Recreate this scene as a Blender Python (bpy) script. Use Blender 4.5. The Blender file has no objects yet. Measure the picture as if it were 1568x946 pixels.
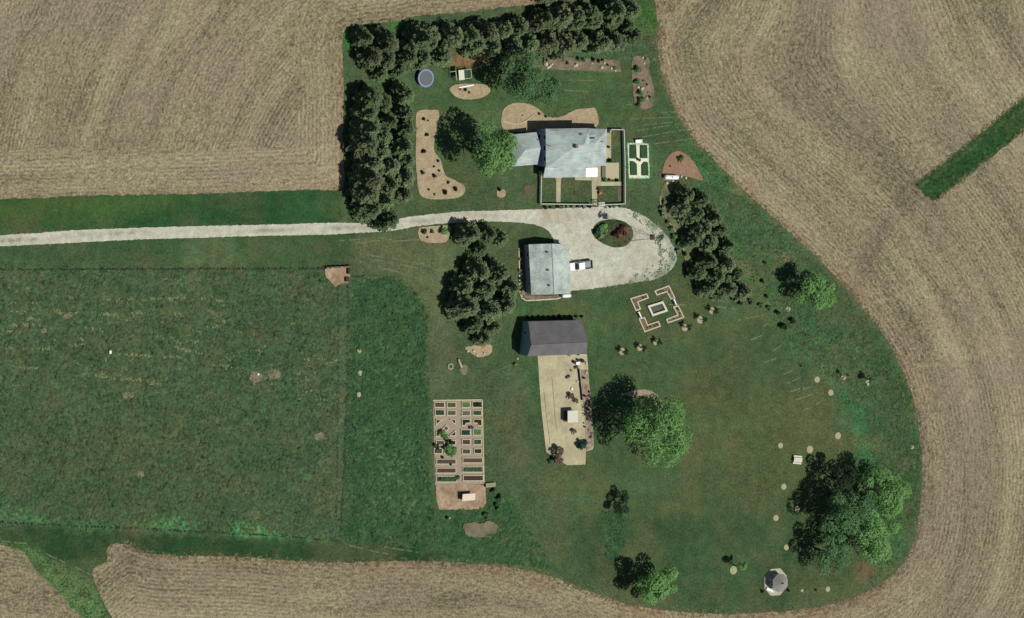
import bpy, bmesh, math, random
import numpy as np
from mathutils import Vector, Matrix, noise
from mathutils.geometry import delaunay_2d_cdt

random.seed(7); RNG = np.random.default_rng(7)
SC = bpy.context.scene
COL = SC.collection
R = math.radians

# ------------------------------------------------------------------ camera, sky, sun, exposure
DIST = 1500.0                     # distance of the aircraft-like viewpoint from the farmyard
MPP = 0.15                        # metres per photo pixel across the view at that distance
ZC = Vector((-0.50, 0.08, 0.862)).normalized()
XC = Vector((0, 1, 0)).cross(ZC).normalized()
YC = ZC.cross(XC).normalized()
CPOS = ZC * DIST
cam_d = bpy.data.cameras.new('camera'); cam = bpy.data.objects.new('camera', cam_d); COL.objects.link(cam)
cam_d.sensor_width = 36; cam_d.lens = 36 * DIST / (1568 * MPP)
cam_d.clip_start = 10; cam_d.clip_end = 20000
cam.matrix_world = Matrix(((XC.x, YC.x, ZC.x, CPOS.x), (XC.y, YC.y, ZC.y, CPOS.y), (XC.z, YC.z, ZC.z, CPOS.z), (0, 0, 0, 1)))
SC.camera = cam

SUN = Vector((0.427, -0.35, 1.0)).normalized()
SUN_EL = math.asin(SUN.z); SUN_AZ = math.atan2(SUN.x, SUN.y)
w = bpy.data.worlds.new('World'); SC.world = w; w.use_nodes = True
nt = w.node_tree
sky = nt.nodes.new('ShaderNodeTexSky'); sky.sky_type = 'NISHITA'; sky.sun_disc = False
sky.sun_elevation = SUN_EL; sky.sun_rotation = SUN_AZ
bg = nt.nodes['Background']; bg.inputs['Strength'].default_value = 0.05
nt.links.new(sky.outputs[0], bg.inputs[0])
sl = bpy.data.lights.new('sun', 'SUN'); sl.energy = 4.2; sl.angle = R(0.5); sl.color = (1, 0.96, 0.9)
so = bpy.data.objects.new('sun', sl); COL.objects.link(so)
so.rotation_euler = (-SUN).to_track_quat('-Z', 'Y').to_euler(); so.location = (0, 0, 300)
SC.view_settings.view_transform = 'Standard'; SC.view_settings.look = 'None'
SC.view_settings.exposure = 0.0; SC.view_settings.gamma = 1.0

# ------------------------------------------------------------------ helpers
def P(px, py, z=0.0):
    """the place at height z that the photo shows at (px, py)"""
    d = XC * ((px - 784) * MPP) + YC * ((473 - py) * MPP) - ZC * DIST
    t = (z - CPOS.z) / d.z
    q = CPOS + d * t
    return Vector((q.x, q.y, z))

def to_px(X, Y, Z=0.0):
    dx = X - CPOS.x; dy = Y - CPOS.y; dz = Z - CPOS.z
    a = dx * XC.x + dy * XC.y + dz * XC.z
    b = dx * YC.x + dy * YC.y + dz * YC.z
    c = -(dx * ZC.x + dy * ZC.y + dz * ZC.z)
    return 784 + a / c * DIST / MPP, 473 - b / c * DIST / MPP

def lin(c):
    return tuple(((v / 255) / 12.92 if v / 255 <= 0.04045 else ((v / 255 + 0.055) / 1.055) ** 2.4) for v in c)
KLIGHT = 1.42
def A(r, g, b):
    """albedo of a surface that reads (r, g, b) when the sun lies on it"""
    return tuple(min(0.85, v / KLIGHT) for v in lin((r, g, b)))

MATS = {}
def mat(name, color, rough=0.85, var=0.0, scale=1.5, metallic=0.0, bump=0.0, c2=None, c2scale=0.4, coord='pos', spec=0.3, c2bias=0.5):
    if name in MATS: return MATS[name]
    m = bpy.data.materials.new(name); m.use_nodes = True; t = m.node_tree
    b = t.nodes['Principled BSDF']; b.inputs['Roughness'].default_value = rough; b.inputs['Metallic'].default_value = metallic
    b.inputs['Specular IOR Level'].default_value = spec
    L = t.links.new
    if coord == 'pos': src = t.nodes.new('ShaderNodeNewGeometry').outputs['Position']
    else: src = t.nodes.new('ShaderNodeTexCoord').outputs['Object']
    if color == 'attr':
        a = t.nodes.new('ShaderNodeAttribute'); a.attribute_name = 'tone'; cur = a.outputs['Color']
    else:
        rgb = t.nodes.new('ShaderNodeRGB'); rgb.outputs[0].default_value = (*color, 1); cur = rgb.outputs[0]
    def nz(sc, det=4, ro=0.6):
        n = t.nodes.new('ShaderNodeTexNoise'); n.inputs['Scale'].default_value = sc; n.inputs['Detail'].default_value = det; n.inputs['Roughness'].default_value = ro
        L(src, n.inputs['Vector']); return n.outputs['Fac']
    if c2 is not None:
        r = t.nodes.new('ShaderNodeMapRange'); r.inputs[1].default_value = c2bias - 0.1; r.inputs[2].default_value = c2bias + 0.14
        L(nz(c2scale, 6, 0.65), r.inputs[0])
        mx = t.nodes.new('ShaderNodeMix'); mx.data_type = 'RGBA'; L(r.outputs[0], mx.inputs[0]); L(cur, mx.inputs[6]); mx.inputs[7].default_value = (*c2, 1); cur = mx.outputs[2]
    if var:
        r = t.nodes.new('ShaderNodeMapRange'); r.inputs[1].default_value = 0.28; r.inputs[2].default_value = 0.72; r.inputs[3].default_value = 1 - var; r.inputs[4].default_value = 1 + var
        f = nz(scale, 5, 0.72); L(f, r.inputs[0])
        mul = t.nodes.new('ShaderNodeVectorMath'); mul.operation = 'SCALE'; L(cur, mul.inputs[0]); L(r.outputs[0], mul.inputs[3]); cur = mul.outputs[0]
        if bump:
            bp = t.nodes.new('ShaderNodeBump'); bp.inputs['Distance'].default_value = bump; bp.inputs['Strength'].default_value = 1
            L(f, bp.inputs['Height']); L(bp.outputs[0], b.inputs['Normal'])
    L(cur, b.inputs['Base Color'])
    MATS[name] = m
    return m

def ground_mat(name, fine=0.25, mid=0.18, big=0.12, bump=0.12, fs=1.6, ms=0.35, tint=(0.09, 0.085, 0.035), tintamt=0.35, stripes=0.0, stripe_attr=None):
    """grass or soil whose large patches come from the sheet's own 'tone' colour"""
    m = bpy.data.materials.new(name); m.use_nodes = True; t = m.node_tree; L = t.links.new
    b = t.nodes['Principled BSDF']; b.inputs['Roughness'].default_value = 0.95; b.inputs['Specular IOR Level'].default_value = 0.1
    src = t.nodes.new('ShaderNodeNewGeometry').outputs['Position']
    a = t.nodes.new('ShaderNodeAttribute'); a.attribute_name = 'tone'
    ra = t.nodes.new('ShaderNodeAttribute'); ra.attribute_name = 'rough'
    def nz(sc, det=4, ro=0.6, vec=None):
        n = t.nodes.new('ShaderNodeTexNoise'); n.inputs['Scale'].default_value = sc; n.inputs['Detail'].default_value = det; n.inputs['Roughness'].default_value = ro
        L(vec or src, n.inputs['Vector']); return n.outputs['Fac']
    def amp(f, k, rough=False):
        s = t.nodes.new('ShaderNodeMath'); s.operation = 'SUBTRACT'; L(f, s.inputs[0]); s.inputs[1].default_value = 0.5
        q = t.nodes.new('ShaderNodeMath'); q.operation = 'MULTIPLY'; L(s.outputs[0], q.inputs[0]); q.inputs[1].default_value = k * 4
        if rough:
            q2 = t.nodes.new('ShaderNodeMath'); q2.operation = 'MULTIPLY'; L(q.outputs[0], q2.inputs[0]); L(ra.outputs['Fac'], q2.inputs[1]); q = q2
        return q.outputs[0]
    f1 = nz(fs, 5, 0.75); f2 = nz(ms, 4, 0.6); f3 = nz(0.06, 4, 0.6)
    tot = None
    for v in (amp(f1, fine, True), amp(f2, mid, True), amp(f3, big)):
        if tot is None: tot = v
        else:
            ad = t.nodes.new('ShaderNodeMath'); L(tot, ad.inputs[0]); L(v, ad.inputs[1]); tot = ad.outputs[0]
    ad = t.nodes.new('ShaderNodeMath'); L(tot, ad.inputs[0]); ad.inputs[1].default_value = 1.0
    cl = t.nodes.new('ShaderNodeClamp'); L(ad.outputs[0], cl.inputs[0]); cl.inputs[1].default_value = 0.3; cl.inputs[2].default_value = 2.0
    # dry patches
    r = t.nodes.new('ShaderNodeMapRange'); r.inputs[1].default_value = 0.5; r.inputs[2].default_value = 0.72; r.inputs[4].default_value = tintamt
    L(nz(0.11, 7, 0.72), r.inputs[0])
    mx = t.nodes.new('ShaderNodeMix'); mx.data_type = 'RGBA'; L(r.outputs[0], mx.inputs[0]); L(a.outputs['Color'], mx.inputs[6]); mx.inputs[7].default_value = (*tint, 1)
    mul = t.nodes.new('ShaderNodeVectorMath'); mul.operation = 'SCALE'; L(mx.outputs[2], mul.inputs[0]); L(cl.outputs[0], mul.inputs[3])
    L(mul.outputs[0], b.inputs['Base Color'])
    bp = t.nodes.new('ShaderNodeBump'); bp.inputs['Distance'].default_value = bump; L(f1, bp.inputs['Height'])
    bs = t.nodes.new('ShaderNodeMath'); bs.operation = 'MULTIPLY'; L(ra.outputs['Fac'], bs.inputs[0]); bs.inputs[1].default_value = 0.8
    L(bs.outputs[0], bp.inputs['Strength']); L(bp.outputs[0], b.inputs['Normal'])
    return m

def tag(o, label=None, cat=None, group=None, kind=None):
    if label: o['label'] = label
    if cat: o['category'] = cat
    if group: o['group'] = group
    if kind: o['kind'] = kind
    return o

def thing(name, label, cat, loc=(0, 0, 0), rot=0.0, group=None):
    o = bpy.data.objects.new(name, None); COL.objects.link(o)
    o.location = loc; o.rotation_euler = (0, 0, rot); o.empty_display_size = 0.3
    return tag(o, label, cat, group)

def copy_tree(o, parent=None):
    c = o.copy(); COL.objects.link(c); c.parent = parent
    for ch in list(o.children): copy_tree(ch, c)
    return c

class MB:
    def __init__(self): self.v = []; self.f = []; self.sm = False
    def add(self, vs, fs):
        n = len(self.v); self.v += [tuple(p) for p in vs]; self.f += [tuple(i + n for i in f) for f in fs]; return self
    def box(self, c, s, rz=0.0, rx=0.0, ry=0.0):
        M = Matrix.Translation(c) @ Matrix.Rotation(rz, 4, 'Z') @ Matrix.Rotation(ry, 4, 'Y') @ Matrix.Rotation(rx, 4, 'X')
        vs = [M @ Vector((sx * s[0] / 2, sy * s[1] / 2, sz * s[2] / 2)) for sz in (-1, 1) for sx, sy in ((-1, -1), (1, -1), (1, 1), (-1, 1))]
        return self.add(vs, [(3, 2, 1, 0), (4, 5, 6, 7), (0, 1, 5, 4), (1, 2, 6, 5), (2, 3, 7, 6), (3, 0, 4, 7)])
    def bar(self, a, b, w, h=None, n=4, r2=None):
        a = Vector(a); b = Vector(b); d = b - a; L_ = d.length
        if L_ < 1e-6: return self
        q = d.to_track_quat('Z', 'Y').to_matrix(); r2 = w if r2 is None else r2
        vs = []
        for p, r in ((a, w), (b, r2)):
            for k in range(n):
                an = 2 * math.pi * (k + 0.5) / n
                vs.append(p + q @ Vector((math.cos(an) * r, math.sin(an) * r, 0)))
        return self.add(vs, [tuple(range(n - 1, -1, -1)), tuple(range(n, 2 * n))] + [(k, (k + 1) % n, n + (k + 1) % n, n + k) for k in range(n)])
    def lathe(self, prof, c=(0, 0, 0), n=20, axis='Z', sx=1, sy=1, ring=False):
        vs = []
        for r, z in prof:
            for k in range(n):
                a = 2 * math.pi * k / n; x = math.cos(a) * r * sx; y = math.sin(a) * r * sy
                p = {'Z': (x, y, z), 'X': (z, x, y), 'Y': (x, z, y)}[axis]
                vs.append((p[0] + c[0], p[1] + c[1], p[2] + c[2]))
        m_ = len(prof)
        fs = [] if ring else [tuple(range(n - 1, -1, -1)), tuple(range((m_ - 1) * n, m_ * n))]
        if ring: fs += [((m_ - 1) * n + k, (m_ - 1) * n + (k + 1) % n, (k + 1) % n, k) for k in range(n)]
        for i in range(len(prof) - 1):
            for k in range(n): fs.append((i * n + k, i * n + (k + 1) % n, (i + 1) * n + (k + 1) % n, (i + 1) * n + k))
        return self.add(vs, fs)
    def prism(self, pts, z0, z1):
        n = len(pts)
        vs = [(p[0], p[1], z0) for p in pts] + [(p[0], p[1], z1) for p in pts]
        return self.add(vs, [tuple(range(n - 1, -1, -1)), tuple(range(n, 2 * n))] + [(k, (k + 1) % n, n + (k + 1) % n, n + k) for k in range(n)])
    def slab(self, pts, th):
        n = len(pts); vs = [Vector(p) for p in pts] + [Vector(p) - Vector((0, 0, th)) for p in pts]
        return self.add(vs, [tuple(range(n)), tuple(range(2 * n - 1, n - 1, -1))] + [(k, n + k, n + (k + 1) % n, (k + 1) % n) for k in range(n)])
    def build(self, name, material, parent=None, off=None, smooth=False, bevel=0.0, world=False):
        """off: world position of the thing's base when the shape was laid out in world coordinates"""
        me = bpy.data.meshes.new(name)
        vs = self.v
        if off is not None: vs = [(x - off[0], y - off[1], z - off[2]) for x, y, z in vs]
        me.from_pydata(vs, [], self.f); 
        bm = bmesh.new(); bm.from_mesh(me); bmesh.ops.recalc_face_normals(bm, faces=bm.faces)
        if bevel: bmesh.ops.bevel(bm, geom=[e for e in bm.edges], offset=bevel, segments=1, affect='EDGES', clamp_overlap=True)
        bm.to_mesh(me); bm.free()
        if smooth:
            for p in me.polygons: p.use_smooth = True
        me.materials.append(material)
        o = bpy.data.objects.new(name, me); COL.objects.link(o)
        if parent is not None: o.parent = parent
        return o

def np_mesh(name, V, F, material, smooth=False):
    """V (n,3), F (m,k) arrays"""
    me = bpy.data.meshes.new(name); k = F.shape[1]
    me.vertices.add(len(V)); me.vertices.foreach_set('co', V.astype(np.float32).ravel())
    me.loops.add(F.size); me.loops.foreach_set('vertex_index', F.astype(np.int32).ravel())
    me.polygons.add(len(F)); me.polygons.foreach_set('loop_start', np.arange(0, F.size, k, dtype=np.int32))
    me.polygons.foreach_set('loop_total', np.full(len(F), k, dtype=np.int32))
    if smooth: me.polygons.foreach_set('use_smooth', np.ones(len(F), dtype=bool))
    me.update(calc_edges=True); me.materials.append(material)
    return me

# polygons in photo pixels --------------------------------------------------------------
def smooth_poly(pts, n=6):
    out = []; N = len(pts)
    for i in range(N):
        p0, p1, p2, p3 = (np.array(pts[(i + k - 1) % N], float) for k in range(4))
        for j in range(n):
            t = j / n
            out.append(tuple(0.5 * (2 * p1 + (p2 - p0) * t + (2 * p0 - 5 * p1 + 4 * p2 - p3) * t * t + (3 * p1 - p0 - 3 * p2 + p3) * t ** 3)))
    return out
def ragged(pts, amp=2.0, step=2.5, freq=0.12, seed=0.0):
    out = []; N = len(pts)
    for i in range(N):
        a = np.array(pts[i], float); b = np.array(pts[(i + 1) % N], float); d = b - a; L_ = np.hypot(*d)
        if L_ < 1e-6: continue
        k = max(1, int(L_ / step)); nrm = np.array((-d[1], d[0])) / L_
        for j in range(k):
            p = a + d * j / k
            v = noise.noise((p[0] * freq, p[1] * freq, seed)) + 0.6 * noise.noise((p[0] * freq * 3.1, p[1] * freq * 3.1, seed + 5)) + 0.5 * noise.noise((p[0] * freq * 9, p[1] * freq * 9, seed + 9))
            out.append(tuple(p + nrm * v * amp))
    return out
def inside(px, py, poly):
    r = np.zeros(px.shape, bool); n = len(poly)
    for i in range(n):
        x1, y1 = poly[i]; x2, y2 = poly[(i + 1) % n]
        if y1 == y2: continue
        c = ((y1 > py) != (y2 > py)) & (px < (x2 - x1) * (py - y1) / (y2 - y1) + x1)
        r ^= c
    return r
def pdist(px, py, line, closed=True):
    d = np.full(px.shape, 1e9); n = len(line)
    for i in range(n if closed else n - 1):
        x1, y1 = line[i]; x2, y2 = line[(i + 1) % n]
        ex, ey = x2 - x1, y2 - y1; l2 = ex * ex + ey * ey + 1e-9
        t = np.clip(((px - x1) * ex + (py - y1) * ey) / l2, 0, 1)
        d = np.minimum(d, (px - x1 - t * ex) ** 2 + (py - y1 - t * ey) ** 2)
    return np.sqrt(d)
def vnoise(x, y, s, seed=0):
    """cheap value noise, vectorised"""
    x = x * s + seed * 17.3; y = y * s + seed * 7.7
    xi = np.floor(x).astype(np.int64); yi = np.floor(y).astype(np.int64); fx = x - xi; fy = y - yi
    fx = fx * fx * (3 - 2 * fx); fy = fy * fy * (3 - 2 * fy)
    def h(a, b):
        q = (a * 374761393 + b * 668265263 + seed * 1442695) & 0x7fffffff
        q = ((q ^ (q >> 13)) * 1274126177) & 0x7fffffff
        return ((q ^ (q >> 16)) & 0xffff) / 65535.0
    return (h(xi, yi) * (1 - fx) + h(xi + 1, yi) * fx) * (1 - fy) + (h(xi, yi + 1) * (1 - fx) + h(xi + 1, yi + 1) * fx) * fy

def sheet(name, poly_px, z, material, tone=None, rough=None, cell=1.2, kind='structure', label=None, cat=None, relief=0.0, thick=0.0):
    """flat surface with a boundary drawn in photo pixels; vertices inside carry the tone of the growth there"""
    pw = [P(x, y, 0) for x, y in poly_px]
    pts = [Vector((p.x, p.y)) for p in pw]; nb = len(pts)
    if cell:
        X = np.array([p.x for p in pts]); Y = np.array([p.y for p in pts])
        gx, gy = np.meshgrid(np.arange(X.min(), X.max(), cell), np.arange(Y.min(), Y.max(), cell))
        gx = gx.ravel() + RNG.uniform(-.2, .2, gx.size) * cell; gy = gy.ravel() + RNG.uniform(-.2, .2, gy.size) * cell
        wp = [(p.x, p.y) for p in pts]
        ins = inside(gx, gy, wp); gx = gx[ins]; gy = gy[ins]
        if len(gx):
            dd = pdist(gx, gy, wp) if len(gx) * nb < 8e6 else np.concatenate([pdist(gx[i:i + 20000], gy[i:i + 20000], wp) for i in range(0, len(gx), 20000)])
            gx = gx[dd > cell * 0.3]; gy = gy[dd > cell * 0.3]
        pts = pts + [Vector((a, b)) for a, b in zip(gx, gy)]
    r = delaunay_2d_cdt(pts, [], [list(range(nb))], 1, 1e-5)
    V = np.array([(p.x, p.y, 0) for p in r[0]]); F = [f for f in r[2]]
    me = bpy.data.meshes.new(name)
    V[:, 2] = z
    if relief: V[:, 2] += relief * (vnoise(V[:, 0], V[:, 1], 0.9, 3) + vnoise(V[:, 0], V[:, 1], 0.37, 5))
    me.from_pydata(V.tolist(), [], F)
    bm = bmesh.new(); bm.from_mesh(me)
    for f in bm.faces:
        if f.normal.z < 0: f.normal_flip()
    if thick:
        be = [e for e in bm.edges if e.is_boundary]
        ex = bmesh.ops.extrude_edge_only(bm, edges=be)
        for v in ex['geom']:
            if isinstance(v, bmesh.types.BMVert): v.co.z -= thick
    bm.to_mesh(me); bm.free()
    n = len(me.vertices); co = np.zeros(n * 3); me.vertices.foreach_get('co', co); co = co.reshape(-1, 3)
    px, py = to_px(co[:, 0], co[:, 1])
    if tone is not None:
        c = tone(px, py); rg = rough(px, py) if rough else np.ones(n)
        at = me.attributes.new('tone', 'FLOAT_COLOR', 'POINT'); at.data.foreach_set('color', np.column_stack([c, np.ones(n)]).astype(np.float32).ravel())
        at = me.attributes.new('rough', 'FLOAT', 'POINT'); at.data.foreach_set('value', rg.astype(np.float32))
    me.materials.append(material)
    o = bpy.data.objects.new(name, me); COL.objects.link(o)
    tag(o, label, cat, None, kind)
    return o

# ------------------------------------------------------------------ the edge of the lawn and pastures
EDGE = [(1004, 12), (1008, 40), (1008, 80), (1015, 120), (1030, 160), (1045, 187), (1062, 212), (1092, 243), (1130, 282), (1170, 320), (1212, 358),
        (1252, 395), (1292, 437), (1326, 477), (1356, 518), (1380, 562), (1398, 610), (1408, 660), (1412, 700), (1411, 750), (1406, 800), (1396, 838),
        (1376, 870), (1350, 893), (1318, 910), (1280, 924), (1220, 934), (1130, 940), (1060, 938), (1000, 932), (960, 925), (920, 911), (880, 897), (840, 882),
        (790, 870), (740, 864), (680, 860), (600, 859), (520, 861), (440, 858), (380, 853), (300, 851), (250, 850), (215, 844), (195, 834), (172, 833)]
WATERWAY = [(164, 842), (163, 860), (142, 872), (148, 898), (158, 922), (173, 950), (205, 1040), (150, 1040), (130, 955), (108, 930), (88, 905), (62, 880), (46, 860), (38, 846), (18, 838), (0, 835), (-80, 828), (-420, 812)]
NWEDGE = [(-420, 322), (-60, 306), (0, 304), (60, 303), (110, 300), (200, 298), (300, 297), (400, 293), (480, 290), (524, 288), (526, 250), (525, 200), (527, 140), (525, 100),
          (525, 60), (530, 43), (560, 37), (600, 33), (640, 24), (700, 20), (760, 12), (830, 5), (880, -2), (900, -40), (910, -140), (990, -140), (1000, -30)]
LAWN = EDGE + WATERWAY + NWEDGE

# ------------------------------------------------------------------ stubble field: one sheet out to the horizon
def field_material():
    m = bpy.data.materials.new('stubble'); m.use_nodes = True; t = m.node_tree; L = t.links.new
    b = t.nodes['Principled BSDF']; b.inputs['Roughness'].default_value = 0.95; b.inputs['Specular IOR Level'].default_value = 0.1
    pos = t.nodes.new('ShaderNodeNewGeometry').outputs['Position']
    def at(n):
        a = t.nodes.new('ShaderNodeAttribute'); a.attribute_name = n; return a.outputs['Fac']
    row = at('row'); edge = at('edge')
    def math_(op, a, b2, c=None):
        n = t.nodes.new('ShaderNodeMath'); n.operation = op
        for i, v in enumerate((a, b2, c)):
            if v is None: continue
            if isinstance(v, (int, float)): n.inputs[i].default_value = v
            else: L(v, n.inputs[i])
        return n.outputs[0]
    def nz(vec, sc, det=4, ro=0.6):
        n = t.nodes.new('ShaderNodeTexNoise'); n.inputs['Scale'].default_value = sc; n.inputs['Detail'].default_value = det; n.inputs['Roughness'].default_value = ro
        L(vec, n.inputs['Vector']); return n.outputs['Fac']
    def ramp(v, a, b2, c, d):
        r = t.nodes.new('ShaderNodeMapRange'); L(v, r.inputs[0])
        for i, k in enumerate((a, b2, c, d)): r.inputs[i + 1].default_value = k
        return r.outputs[0]
    sep = t.nodes.new('ShaderNodeSeparateXYZ'); L(pos, sep.inputs[0])
    cmb = t.nodes.new('ShaderNodeCombineXYZ')
    L(math_('MULTIPLY', row, 1.5), cmb.inputs[0]); L(math_('MULTIPLY', sep.outputs[0], 0.75), cmb.inputs[1]); L(math_('MULTIPLY', sep.outputs[1], 0.75), cmb.inputs[2])
    streak = nz(cmb.outputs[0], 1.0, 3, 0.6)
    cm2 = t.nodes.new('ShaderNodeCombineXYZ')
    L(math_('MULTIPLY', row, 0.16), cm2.inputs[0]); L(math_('MULTIPLY', sep.outputs[0], 0.012), cm2.inputs[1]); L(math_('MULTIPLY', sep.outputs[1], 0.012), cm2.inputs[2])
    pas = nz(cm2.outputs[0], 1.0, 5, 0.7)                           # passes of the machine
    wv = math_('SINE', math_('MULTIPLY', row, 2 * math.pi / 0.95), None)
    wamp = ramp(nz(pos, 0.04, 4, 0.6), 0.42, 0.66, 0.01, 0.19)
    grain = nz(pos, 1.9, 4, 0.8); clod = nz(pos, 0.8, 4, 0.7); big = nz(pos, 0.022, 6, 0.62)
    s = math_('ADD', ramp(streak, 0.25, 0.75, -0.42, 0.42), math_('MULTIPLY', wv, wamp))
    s = math_('ADD', s, ramp(grain, 0.3, 0.7, -0.62, 0.62)); s = math_('ADD', s, ramp(clod, 0.25, 0.75, -0.16, 0.16))
    s = math_('ADD', s, ramp(pas, 0.32, 0.68, -0.26, 0.26)); s = math_('ADD', s, ramp(big, 0.35, 0.65, -0.2, 0.2))
    s = math_('ADD', s, 1.0)
    cl = t.nodes.new('ShaderNodeClamp'); L(s, cl.inputs[0]); cl.inputs[1].default_value = 0.35; cl.inputs[2].default_value = 1.9
    def mix(f, a, c):
        mx = t.nodes.new('ShaderNodeMix'); mx.data_type = 'RGBA'; L(f, mx.inputs[0])
        if isinstance(a, tuple): mx.inputs[6].default_value = (*a, 1)
        else: L(a, mx.inputs[6])
        mx.inputs[7].default_value = (*c, 1); return mx.outputs[2]
    c = mix(ramp(big, 0.42, 0.62, 0, 1), A(160, 151, 119), A(142, 131, 108))
    c = mix(ramp(nz(pos, 0.05, 5, 0.65), 0.52, 0.68, 0, 0.6), c, A(168, 159, 124))
    c = mix(ramp(nz(pos, 0.03, 6, 0.7), 0.52, 0.66, 0, 0.55), c, A(150, 134, 112))
    eb = math_('MULTIPLY', ramp(edge, 0.0, 6.0, 0.75, 0.0), ramp(nz(pos, 0.09, 4, 0.65), 0.42, 0.62, 0.0, 1))
    c = mix(eb, c, A(152, 124, 98))
    c = mix(math_('MULTIPLY', at('dark_band'), ramp(nz(pos, 0.07, 5, .7), .3, .6, .35, 1)), c, A(132, 121, 102))
    mul = t.nodes.new('ShaderNodeVectorMath'); mul.operation = 'SCALE'; L(c, mul.inputs[0]); L(cl.outputs[0], mul.inputs[3])
    L(mul.outputs[0], b.inputs['Base Color'])
    bp = t.nodes.new('ShaderNodeBump'); bp.inputs['Distance'].default_value = 0.12; bp.inputs['Strength'].default_value = 0.8
    L(s, bp.inputs['Height']); L(bp.outputs[0], b.inputs['Normal'])
    return m

def axis(lo, hi, step, far):
    a = list(np.arange(lo, hi + step, step)); d = step; x = lo; left = []
    while x > -far: d *= 1.35; x -= d; left.append(x)
    x = a[-1]; d = step; right = []
    while x < far: d *= 1.35; x += d; right.append(x)
    return np.array(left[::-1] + a + right)
def build_field():
    gx = axis(-170, 175, 1.25, 6000); gy = axis(-110, 105, 1.25, 6000)
    X, Y = np.meshgrid(gx, gy); X = X.ravel(); Y = Y.ravel(); nx, ny = len(gx), len(gy)
    i = np.arange(nx * ny).reshape(ny, nx)
    F = np.stack([i[:-1, :-1], i[:-1, 1:], i[1:, 1:], i[1:, :-1]], -1).reshape(-1, 4)
    me = np_mesh('field', np.column_stack([X, Y, np.zeros_like(X)]), F, field_material())
    px, py = to_px(X, Y)
    wx = (px - 784) * 0.165; wy = (py - 473) * 0.15
    e_all = np.minimum(pdist(px, py, smooth_poly(EDGE, 3)[:-3], False), pdist(px, py, NWEDGE, False) * 2.0) * 0.158
    line = [(930, -700), (985, -140)] + smooth_poly(EDGE, 4)[:-4] + [(-300, 822), (-2000, 800)]
    row = pdist(px, py, line, False) * 0.158
    pts = []
    for a, b in zip(line[:-1], line[1:]):
        k = max(1, int(math.hypot(b[0] - a[0], b[1] - a[1]) / 12)); pts += [(a[0] + (b[0] - a[0]) * t / k, a[1] + (b[1] - a[1]) * t / k) for t in range(k)]
    kk = 9.0; m0 = row; acc = np.zeros_like(row)
    for a in pts: acc += np.exp(-(np.hypot(px - a[0], py - a[1]) * 0.158 - m0) / kk)
    soft = m0 - kk * np.log(acc)
    sel_ = (row > 30) & (row < 60) & (px > 1000) & (px < 1600) & (py > 0) & (py < 946)
    soft += np.median((row - soft)[sel_]); bl = np.clip((row - 12) / 40, 0, 1); bl = bl * bl * (3 - 2 * bl)
    row = row * (1 - bl) + soft * bl
    dn = pdist(px, py, NWEDGE, False) * 0.158
    diag = np.hypot((px - 730) * 0.165, (py - 396) * 0.15) + 3.17
    fx = px[F].mean(1); fy = py[F].mean(1)
    nw = (fx < 1002) & (fy < 330) & inside(fx, fy, [(-9000, 330), (524, 330), (527, 43), (900, -3), (990, -150), (990, -9000), (-9000, -9000)])
    head = (fy > 208 + 26 * vnoise(fx, fy, 0.012, 4) + 16 * vnoise(fx, fy, .16, 5)) | (fx > 440 + 20 * vnoise(fx, fy, 0.012, 2) + 14 * vnoise(fx, fy, .16, 3))
    sel = np.where(nw, np.where(head, 1, 2), 0)[:, None]
    rowc = np.where(sel == 0, row[F], np.where(sel == 1, dn[F], diag[F]))
    at = me.attributes.new('row', 'FLOAT', 'CORNER'); at.data.foreach_set('value', rowc.astype(np.float32).ravel())
    dark_band = np.clip(1 - pdist(px, py, [(1402, 290), (1370, 330), (1340, 372), (1325, 410), (1308, 440)], False) / 26, 0, 1) * .9  # strength of a darker grey-brown tone along a few lines of the field
    dark_band = np.maximum(dark_band, np.clip(1 - pdist(px, py, [(1250, 60), (1275, 120), (1330, 190), (1370, 270)], False) / 24, 0, 1) * .5)
    dark_band = np.maximum(dark_band, np.clip(1 - pdist(px, py, [(600, 905), (700, 912), (820, 930)], False) / 26, 0, 1) * .5)
    dark_band = np.maximum(dark_band, np.clip(1 - pdist(px, py, [(180, 850), (215, 852), (250, 870)], False) / 18, 0, 1) * .8)
    dark_band = np.maximum(dark_band, np.clip(1 - pdist(px, py, [(60, 215), (150, 222), (210, 212)], False) / 10, 0, 1) * .7)
    at = me.attributes.new('dark_band', 'FLOAT', 'POINT'); at.data.foreach_set('value', dark_band.astype(np.float32))
    at = me.attributes.new('edge', 'FLOAT', 'POINT'); at.data.foreach_set('value', e_all.astype(np.float32))
    o = bpy.data.objects.new('field', me); COL.objects.link(o); o['kind'] = 'structure'
build_field()

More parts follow.
